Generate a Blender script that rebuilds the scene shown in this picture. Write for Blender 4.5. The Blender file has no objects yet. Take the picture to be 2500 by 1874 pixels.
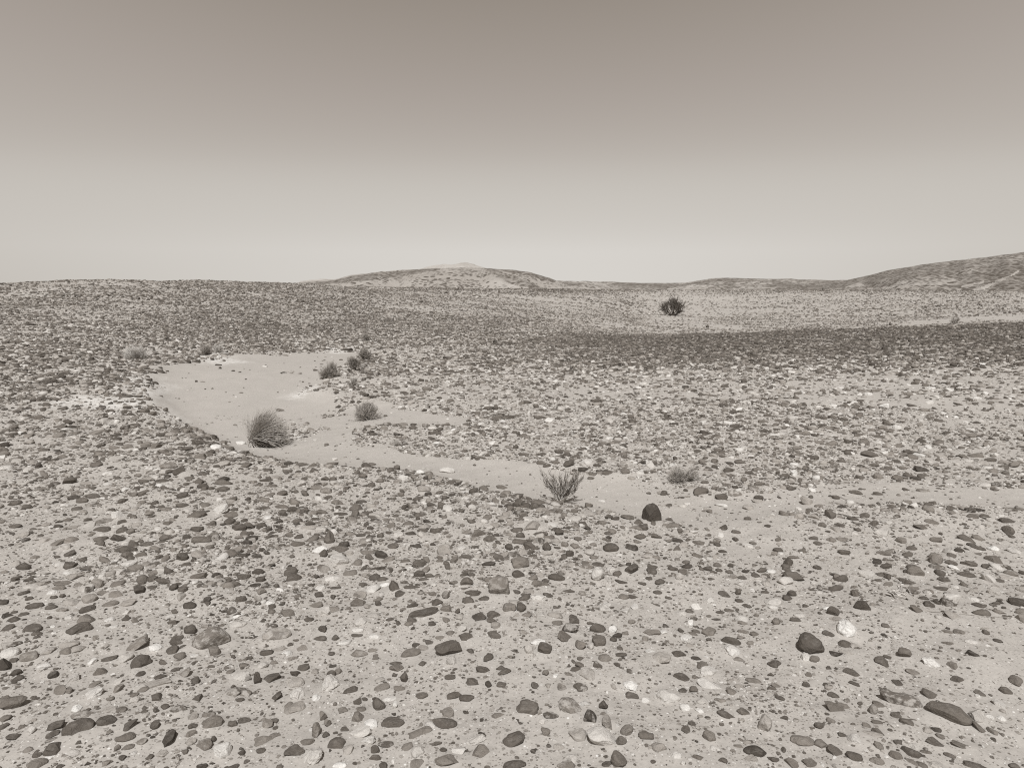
import bpy, math
import numpy as np
from mathutils import Matrix, Vector

S = bpy.context.scene
COL = S.collection
rad = math.radians
RNG = np.random.default_rng(11)

# ---------------------------------------------------------------- camera
EYE = 1.65
PITCH = rad(7.48)
FPX = 2500 * 26.0 / 36.0            # focal length in the photograph's own pixels
cam_d = bpy.data.cameras.new("camera"); cam = bpy.data.objects.new("camera", cam_d); COL.objects.link(cam)
cam_d.lens = 26.0; cam_d.sensor_width = 36.0; cam_d.sensor_fit = 'HORIZONTAL'
cam_d.clip_start = 0.05; cam_d.clip_end = 20000
cam.location = (0, 0, EYE); cam.rotation_euler = (rad(90) - PITCH, 0, 0)
S.camera = cam

# ---------------------------------------------------------------- sky, sun, exposure
SUN_EL, SUN_AZ = rad(53), rad(182.5)      # compass-like azimuth from +Y, clockwise: behind the camera
w = bpy.data.worlds.new("World"); S.world = w; w.use_nodes = True
nt = w.node_tree; nt.nodes.clear()
out = nt.nodes.new("ShaderNodeOutputWorld"); bg = nt.nodes.new("ShaderNodeBackground")
sky = nt.nodes.new("ShaderNodeTexSky"); sky.sky_type = 'NISHITA'; sky.sun_disc = False
sky.sun_elevation = SUN_EL; sky.sun_rotation = SUN_AZ; sky.altitude = 400; sky.air_density = 1.0; sky.dust_density = 1.3; sky.ozone_density = 1.0
sep = nt.nodes.new("ShaderNodeSeparateColor")
mul = nt.nodes.new("ShaderNodeMath"); mul.operation = 'MULTIPLY'; mul.inputs[1].default_value = 0.1018
pw = nt.nodes.new("ShaderNodeMath"); pw.operation = 'POWER'; pw.inputs[1].default_value = 0.65
ramp = nt.nodes.new("ShaderNodeValToRGB"); e = ramp.color_ramp
e.elements[0].position = 0.0; e.elements[0].color = (1.0, 0.80, 0.63, 1)
e.elements[1].position = 0.68; e.elements[1].color = (1.0, 0.961, 0.903, 1)
for p_, c_ in ((0.30, (1.0, 0.874, 0.757, 1)), (0.39, (1.0, 0.890, 0.800, 1)), (0.47, (1.0, 0.917, 0.832, 1)), (0.56, (1.0, 0.944, 0.868, 1))):
    el = e.elements.new(p_); el.color = c_
# the sky is a little paler high up to either side of the darkest patch, and duller low down at the sides
tcs = nt.nodes.new("ShaderNodeTexCoord"); sxy = nt.nodes.new("ShaderNodeSeparateXYZ"); nt.links.new(tcs.outputs['Generated'], sxy.inputs[0])
def wm(op, a, b):
    x = nt.nodes.new("ShaderNodeMath"); x.operation = op
    for i_, q_ in enumerate((a, b)):
        if isinstance(q_, (int, float)): x.inputs[i_].default_value = q_
        else: nt.links.new(q_, x.inputs[i_])
    return x.outputs[0]
fac = wm('MULTIPLY', wm('MULTIPLY', sxy.outputs[0], sxy.outputs[0]), wm('SUBTRACT', wm('MULTIPLY', wm('MINIMUM', sxy.outputs[2], 0.4), 2.8), 0.33))
fac = wm('ADD', fac, 1.0)
mr = nt.nodes.new("ShaderNodeMapRange"); mr.interpolation_type = 'SMOOTHSTEP'; nt.links.new(sxy.outputs[2], mr.inputs[0])
for i_, q_ in ((1, 0.40), (2, 0.78), (3, 1.0), (4, 0.30)): mr.inputs[i_].default_value = q_
fac = wm('MULTIPLY', fac, mr.outputs[0])                 # deep, dark sky overhead
cz = nt.nodes.new("ShaderNodeCombineXYZ"); nt.links.new(sxy.outputs[0], cz.inputs[0]); nt.links.new(sxy.outputs[1], cz.inputs[1])
nt.links.new(wm('MAXIMUM', sxy.outputs[2], 0.045), cz.inputs[2]); nt.links.new(cz.outputs[0], sky.inputs['Vector'])
mx = nt.nodes.new("ShaderNodeVectorMath"); mx.operation = 'SCALE'
nt.links.new(sky.outputs[0], sep.inputs[0]); nt.links.new(sep.outputs[0], mul.inputs[0]); nt.links.new(mul.outputs[0], pw.inputs[0])
cv = nt.nodes.new("ShaderNodeValToRGB"); cv.color_ramp.interpolation = 'CARDINAL'; ce = cv.color_ramp.elements
ce[0].position = 0.0; ce[0].color = (0, 0, 0, 1); ce[1].position = 1.0; ce[1].color = (0.93, 0.93, 0.93, 1)
for p_, q_ in ((0.15, 0.145), (0.30, 0.297), (0.485, 0.512), (0.69, 0.677)):
    el = ce.new(p_); el.color = (q_, q_, q_, 1)
nt.links.new(pw.outputs[0], cv.inputs[0])
val = wm('MULTIPLY', cv.outputs[0], fac)
nt.links.new(val, ramp.inputs[0]); nt.links.new(ramp.outputs[0], mx.inputs[0]); nt.links.new(val, mx.inputs['Scale'])
sc10 = nt.nodes.new("ShaderNodeVectorMath"); sc10.operation = 'SCALE'; sc10.inputs['Scale'].default_value = 10.0
nt.links.new(mx.outputs[0], sc10.inputs[0]); nt.links.new(sc10.outputs[0], bg.inputs[0]); bg.inputs[1].default_value = 0.1
nt.links.new(bg.outputs[0], out.inputs[0])
sun_d = bpy.data.lights.new("sun", 'SUN'); sun = bpy.data.objects.new("sun", sun_d); COL.objects.link(sun)
sun_d.energy = 3.75; sun_d.angle = rad(0.5); sun_d.color = (1.0, 0.995, 0.98)
to_sun = Vector((math.sin(SUN_AZ) * math.cos(SUN_EL), math.cos(SUN_AZ) * math.cos(SUN_EL), math.sin(SUN_EL)))
sun.rotation_euler = to_sun.to_track_quat('Z', 'Y').to_euler(); sun.location = (0, -6, 12)
S.view_settings.view_transform = 'Standard'; S.view_settings.look = 'None'; S.view_settings.gamma = 1.0
S.view_settings.use_curve_mapping = False; S.view_settings.exposure = 0.0
S.render.engine = 'CYCLES'; S.cycles.max_bounces = 5; S.cycles.diffuse_bounces = 3
S.cycles.use_denoising = False; S.cycles.filter_width = 1.15

# ---------------------------------------------------------------- numbers: noise, pixels <-> ground
def _hash(ix, iy, iz, seed):
    h = (ix.astype(np.int64) * 374761393 + iy.astype(np.int64) * 668265263 + iz.astype(np.int64) * 2147483647 + seed * 974634777) & 0xFFFFFFFF
    h = ((h ^ (h >> 13)) * 1274126177) & 0xFFFFFFFF
    h = ((h ^ (h >> 16)) * 2246822519) & 0xFFFFFFFF
    return ((h ^ (h >> 15)) & 0xFFFFFF) / float(0xFFFFFF)
def noise(p, seed=0):
    p = np.asarray(p, float)
    if p.shape[-1] == 2: p = np.concatenate([p, np.zeros(p.shape[:-1] + (1,))], -1)
    i = np.floor(p); f = p - i; f = f * f * (3 - 2 * f); i = i.astype(np.int64)
    r = 0
    for dx in (0, 1):
        for dy in (0, 1):
            for dz in (0, 1):
                wt = (f[..., 0] if dx else 1 - f[..., 0]) * (f[..., 1] if dy else 1 - f[..., 1]) * (f[..., 2] if dz else 1 - f[..., 2])
                r = r + wt * _hash(i[..., 0] + dx, i[..., 1] + dy, i[..., 2] + dz, seed)
    return r * 2 - 1
def fbm(p, octv=4, seed=0, gain=0.5):
    a, s, r = 1.0, 1.0, 0
    p = np.asarray(p, float)
    for k in range(octv):
        r = r + a * noise(p * s + k * 17.3, seed + k); a *= gain; s *= 2.03
    return r
def sstep(a, b, x):
    t = np.clip((x - a) / (b - a), 0, 1); return t * t * (3 - 2 * t)
SP, CP = math.sin(PITCH), math.cos(PITCH)
def px_dir(u, v):
    """photograph pixel -> (azimuth, rise per metre of level distance)"""
    x = (np.asarray(u, float) - 1250) / FPX; s = (937 - np.asarray(v, float)) / FPX
    y = CP + s * SP
    return np.arctan2(x, y), (s * CP - SP) / np.sqrt(x * x + y * y)
def to_px(P):
    """world point -> photograph pixel"""
    P = np.asarray(P, float); x = P[..., 0]; y = P[..., 1]; z = P[..., 2] - EYE
    d = np.maximum(y * CP - z * SP, 1e-3); up = y * SP + z * CP
    return 1250 + FPX * x / d, 937 - FPX * up / d

# ---------------------------------------------------------------- lie of the land: heights along bearings, read off the skyline and the crests
LAND = [
 (-600, [(15, 884), (20, 832), (25, 792), (30, 760), (36, 728), (42, 702), (48, 706), (60, 722), (90, 735)]),
 (0,    [(15, 888), (20, 835), (25, 793), (30, 757), (36, 722), (42, 693), (48, 696), (60, 715), (90, 730)]),
 (180,  [(15, 890), (19, 850), (23, 810), (28, 768), (34, 728), (39, 703), (44, 685), (50, 689), (60, 705), (90, 725)]),
 (350,  [(15, 893), (18, 868), (22, 830), (27, 785), (33, 742), (40, 704), (46, 684.5), (53, 688), (62, 702), (90, 722)]),
 (520,  [(15, 896), (19, 858), (24, 814), (29, 776), (37, 730), (44, 702), (51, 686.5), (60, 691), (75, 710), (100, 725)]),
 (720,  [(15, 899), (20, 850), (25, 813), (32, 770), (42, 722), (57, 691.5), (68, 698), (85, 712), (110, 722)]),
 (1000, [(15, 899), (20, 851), (26, 812), (35, 772), (50, 731), (75, 702.5), (90, 707), (110, 716), (140, 720)]),
 (1300, [(15, 899), (20, 850), (27, 812), (38, 778), (55, 743), (90, 706), (110, 710), (140, 718)]),
 (1450, [(15, 899), (20, 852), (25, 826), (30, 810), (40, 784), (55, 757), (95, 707), (115, 711), (150, 718)]),
 (1600, [(15, 899), (20, 851), (25, 824), (29, 820), (37, 809), (50, 788), (65, 770), (80, 747), (100, 709), (125, 713), (160, 718)]),
 (1800, [(15, 899), (20, 848), (25, 816), (30, 816), (38, 808), (50, 790), (65, 768), (82, 743), (103, 708.5), (125, 713), (160, 718)]),
 (2050, [(15, 899), (20, 846), (26, 805), (31, 812), (38, 814), (48, 797), (60, 777), (80, 746), (106, 709), (130, 713), (160, 718)]),
 (2500, [(15, 896), (20, 841), (26, 794), (31, 803), (38, 806), (48, 790), (58, 775), (75, 750), (110, 711), (130, 714), (160, 718)]),
 (3100, [(15, 894), (20, 836), (26, 786), (31, 796), (38, 800), (48, 786), (60, 768), (80, 740), (112, 706), (130, 710), (160, 716)]),
]
NA, NR = 721, 600
AZ_G = np.linspace(rad(-60), rad(60), NA)
LR_G = np.linspace(math.log(3.0), math.log(3000.0), NR)
def _column(u, pts):
    r = np.array([p[0] for p in pts], float); v = np.array([p[1] for p in pts], float)
    az, k = px_dir(np.full_like(v, u), v)
    z = EYE + r * k
    r = np.concatenate([[3, 9], r, [r[-1] * 1.7, 3000]]); z = np.concatenate([[0, 0], z, [-2.5, -6]])
    R = np.exp(LR_G); L = np.log(r)
    # monotone cubic through the heights
    h = np.diff(L); dl = np.diff(z) / h; m = np.zeros(len(L))
    for i in range(1, len(L) - 1):
        m[i] = 0 if dl[i - 1] * dl[i] <= 0 else 2 * dl[i - 1] * dl[i] / (dl[i - 1] + dl[i])
    j = np.clip(np.searchsorted(L, LR_G) - 1, 0, len(h) - 1); t = np.clip((LR_G - L[j]) / h[j], 0, 1)
    zz = (2*t**3 - 3*t**2 + 1)*z[j] + (t**3 - 2*t**2 + t)*h[j]*m[j] + (-2*t**3 + 3*t**2)*z[j+1] + (t**3 - t**2)*h[j]*m[j+1]
    return px_dir(u, 760)[0], zz
_c = [_column(u, p) for u, p in LAND]
_ca = np.array([c[0] for c in _c]); _cz = np.array([c[1] for c in _c])
_i = np.clip(np.searchsorted(_ca, AZ_G) - 1, 0, len(_ca) - 2); _t = np.clip((AZ_G - _ca[_i]) / (_ca[_i + 1] - _ca[_i]), 0, 1)
_ts = _t * 0.35 + (_t * _t * (3 - 2 * _t)) * 0.65
TABLE = _cz[_i] * (1 - _ts[:, None]) + _cz[_i + 1] * _ts[:, None]
def _blur(T, ax, n, s):
    k = np.exp(-0.5 * (np.arange(-n, n + 1) / s) ** 2); k /= k.sum()
    pad = [(0, 0), (0, 0)]; pad[ax] = (n, n); P = np.pad(T, pad, mode='edge'); r = 0
    for q in range(2 * n + 1):
        r = r + k[q] * (P[q:q + T.shape[0], :] if ax == 0 else P[:, q:q + T.shape[1]])
    return r
TABLE = _blur(_blur(TABLE, 0, 14, 5), 1, 5, 1.8)
def base_h(x, y):
    r = np.hypot(x, y); az = np.arctan2(x, y)
    a = np.clip((az - AZ_G[0]) / (AZ_G[1] - AZ_G[0]), 0, NA - 1.001); q = np.clip((np.log(np.maximum(r, 3.0)) - LR_G[0]) / (LR_G[1] - LR_G[0]), 0, NR - 1.001)
    i = a.astype(int); j = q.astype(int); fa = a - i; fq = q - j
    z = (TABLE[i, j] * (1 - fa) + TABLE[i + 1, j] * fa) * (1 - fq) + (TABLE[i, j + 1] * (1 - fa) + TABLE[i + 1, j + 1] * fa) * fq
    return z * (1 - sstep(rad(60), rad(150), np.abs(az)))
def hit(u, v, fn=None):
    """level distance at which the ray through photograph pixels meets the ground"""
    fn = fn or base_h
    u = np.atleast_1d(np.asarray(u, float)); v = np.atleast_1d(np.asarray(v, float))
    az, k = px_dir(u, v)
    R = np.exp(np.linspace(math.log(1.6), math.log(160), 1500)); out = np.full(len(u), 159.0)
    for s in range(0, len(u), 400):
        a = az[s:s+400, None]; kk = k[s:s+400, None]
        under = EYE + kk * R[None] - fn(np.sin(a) * R[None], np.cos(a) * R[None]) <= 0
        j = np.argmax(under, 1); ok = under.any(1)
        out[s:s+400] = np.where(ok, R[j], 159.0)
    return out
def ground_xy(u, v, fn=None):
    r = hit(u, v, fn); az, _ = px_dir(u, v); az = np.atleast_1d(az)
    return np.stack([np.sin(az) * r, np.cos(az) * r], -1)

# dry channel, sandy spots and pale crusts: outlines in photograph pixels laid on the ground
def poly_world(pts): p = np.array(pts, float).reshape(-1, 2); return ground_xy(p[:, 0], p[:, 1])
CHANNEL = poly_world([400,893, 470,886, 530,880, 600,868, 700,862, 800,857, 860,853, 925,853, 900,868, 870,878, 800,905, 785,925, 730,934, 700,941, 780,952,
 830,962, 800,975, 830,985, 900,968, 960,988, 1010,1000, 1080,1004, 1130,1018, 1160,1036, 1080,1032, 1000,1028, 900,1030, 862,1048, 868,1070, 930,1084, 1050,1100,
 1150,1115, 1250,1126, 1350,1140, 1480,1152, 1600,1154, 1640,1185, 1750,1198, 1880,1202, 2000,1178, 2150,1172, 2350,1184, 2500,1192, 2700,1196, 2700,1250,
 2500,1243, 2250,1226, 2080,1230, 1950,1245, 1850,1262, 1750,1272, 1640,1268, 1530,1252, 1400,1238, 1290,1217, 1200,1190, 1100,1165, 1000,1147, 850,1132,
 720,1115, 610,1097, 560,1077, 480,1040, 420,1000, 385,955, 372,920])
SPOTS = [(poly_world(p), d) for p, d in [
 ([2180,797, 2200,784, 2300,779, 2500,769, 2640,764, 2640,776, 2500,782, 2350,790, 2200,798], 0.02),
 ([1560,786, 1600,774, 1680,772, 1790,796, 1830,800, 1750,806, 1650,798], 0.25),
 ([1740,806, 1760,797, 1820,797, 1830,804], 0.05),
 ([2290,1640, 2420,1600, 2560,1640, 2560,1900, 2380,1880, 2330,1760], 0.45),
 ([2200,1520, 2450,1500, 2560,1520, 2560,1620, 2300,1600], 0.55),
 ([1640,1262, 1760,1262, 1900,1250, 1960,1262, 1930,1320, 1850,1365, 1780,1345, 1700,1300], 0.10),
 ([1880,1290, 2000,1270, 2200,1330, 2100,1400, 1950,1380], 0.45),
 ([1700,1350, 1900,1330, 1930,1460, 1800,1470], 0.55),
 ([930,856, 1010,846, 1080,850, 1100,868, 1000,878, 930,872], 0.35),
 ([620,1010, 690,985, 750,1040, 720,1060, 660,1050], 0.6),
]]
ISLANDS = [(poly_world(p), d) for p, d in [
 ([575,1004, 640,990, 705,990, 765,1022, 745,1050, 690,1052, 650,1036, 630,1016], 0.45), ([750,988, 775,980, 835,984, 842,996, 800,1004, 758,1002], 0.5),
 ([1540,1148, 1700,1156, 1780,1200, 1700,1222, 1640,1200, 1560,1172], 0.22), ([1720,1222, 2050,1212, 2300,1218, 2560,1212, 2560,1270, 2200,1256, 1990,1270, 1720,1290], 0.12), ([1760,1180, 2400,1165, 2560,1176, 2560,1212, 2300,1205, 1800,1215], 0.30)]]
CRUST = [poly_world(p) for p in [
 [285,962, 292,940, 345,930, 385,948, 392,972, 405,992, 360,984, 320,968], [140,985, 200,968, 330,975, 365,992, 300,1000, 200,996], [355,1000, 400,990, 440,1015, 500,1055, 450,1040, 390,1020],
 [478,882, 500,862, 530,860, 560,872, 600,876, 560,884], [300,918, 330,908, 400,930, 380,945, 320,935], [690,948, 720,940, 790,932, 780,948, 730,952],
 [790,851, 830,842, 862,848, 860,856, 800,856]]]
def inside(poly, P):
    x, y = P[..., 0], P[..., 1]; n = len(poly); r = np.zeros(x.shape, bool)
    lo, hi = poly.min(0), poly.max(0); m = (x > lo[0]) & (x < hi[0]) & (y > lo[1]) & (y < hi[1])
    if not m.any(): return r
    xs, ys = x[m], y[m]; c = np.zeros(xs.shape, bool)
    for i in range(n):
        x0, y0 = poly[i]; x1, y1 = poly[i - 1]
        if y0 == y1: continue
        c ^= ((y0 > ys) != (y1 > ys)) & (xs < (x1 - x0) * (ys - y0) / (y1 - y0) + x0)
    r[m] = c; return r
def soft(poly, P, s):
    """share of a small jittered neighbourhood that lies inside the outline"""
    acc = 0; k = 8
    for i in range(k):
        a = 2 * math.pi * i / k; q = s * (0.35 if i % 2 else 0.9)
        acc = acc + inside(poly, P + np.array([math.cos(a) * q, math.sin(a) * q]))
    return acc / k
def wob(P, s, amp, seed): return np.stack([fbm(P * s, 3, seed), fbm(P * s + 41, 3, seed + 5)], -1) * amp
def sandy(P):
    P = np.asarray(P, float); r = np.hypot(P[..., 0], P[..., 1])[..., None]
    Q = P + wob(P, 1.3, 1, 3) * np.minimum(0.014 * r, 0.30)
    return inside(CHANNEL, Q)
CH_DEPTH = 0.22
_gx = np.linspace(-16, 40, 561); _gy = np.linspace(3, 30, 271)
_GX, _GY = np.meshgrid(_gx, _gy, indexing='ij'); _GP = np.stack([_GX, _GY], -1)
_m = _blur(_blur(inside(CHANNEL, _GP).astype(float), 0, 8, 2.6), 1, 8, 2.6)
_m = np.clip(_m, 0, 1)
def chan(x, y):
    a = np.clip((x - _gx[0]) / 0.1, 0, 559.999); q = np.clip((y - _gy[0]) / 0.1, 0, 269.999)
    i = a.astype(int); j = q.astype(int); fa = a - i; fq = q - j
    return (_m[i, j]*(1-fa) + _m[i+1, j]*fa)*(1-fq) + (_m[i, j+1]*(1-fa) + _m[i+1, j+1]*fa)*fq
def height(x, y):
    x = np.asarray(x, float); y = np.asarray(y, float); P = np.stack([x, y], -1); r = np.hypot(x, y)
    z = base_h(x, y)
    c = chan(x, y)
    deep = 0.05 + 0.12 * (1 - sstep(-3.2, -1.2, x)) * sstep(5.5, 8.0, y) * (1 - sstep(10.5, 14.5, y)) - 0.03 * sstep(1.5, 4, x)
    z = z - deep * sstep(0.08, 0.98, c)
    rough = 1 - 0.8 * sstep(0.3, 0.8, c)
    z = z + rough * (0.030 * fbm(P * 0.9, 3, 21) + 0.010 * fbm(P * 4.0, 3, 31)) + 0.004 * fbm(P * 9.0, 2, 35) * (r < 14)
    z = z + sstep(14, 40, r) * 0.07 * fbm(P * 0.25, 4, 51)
    return z
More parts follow.
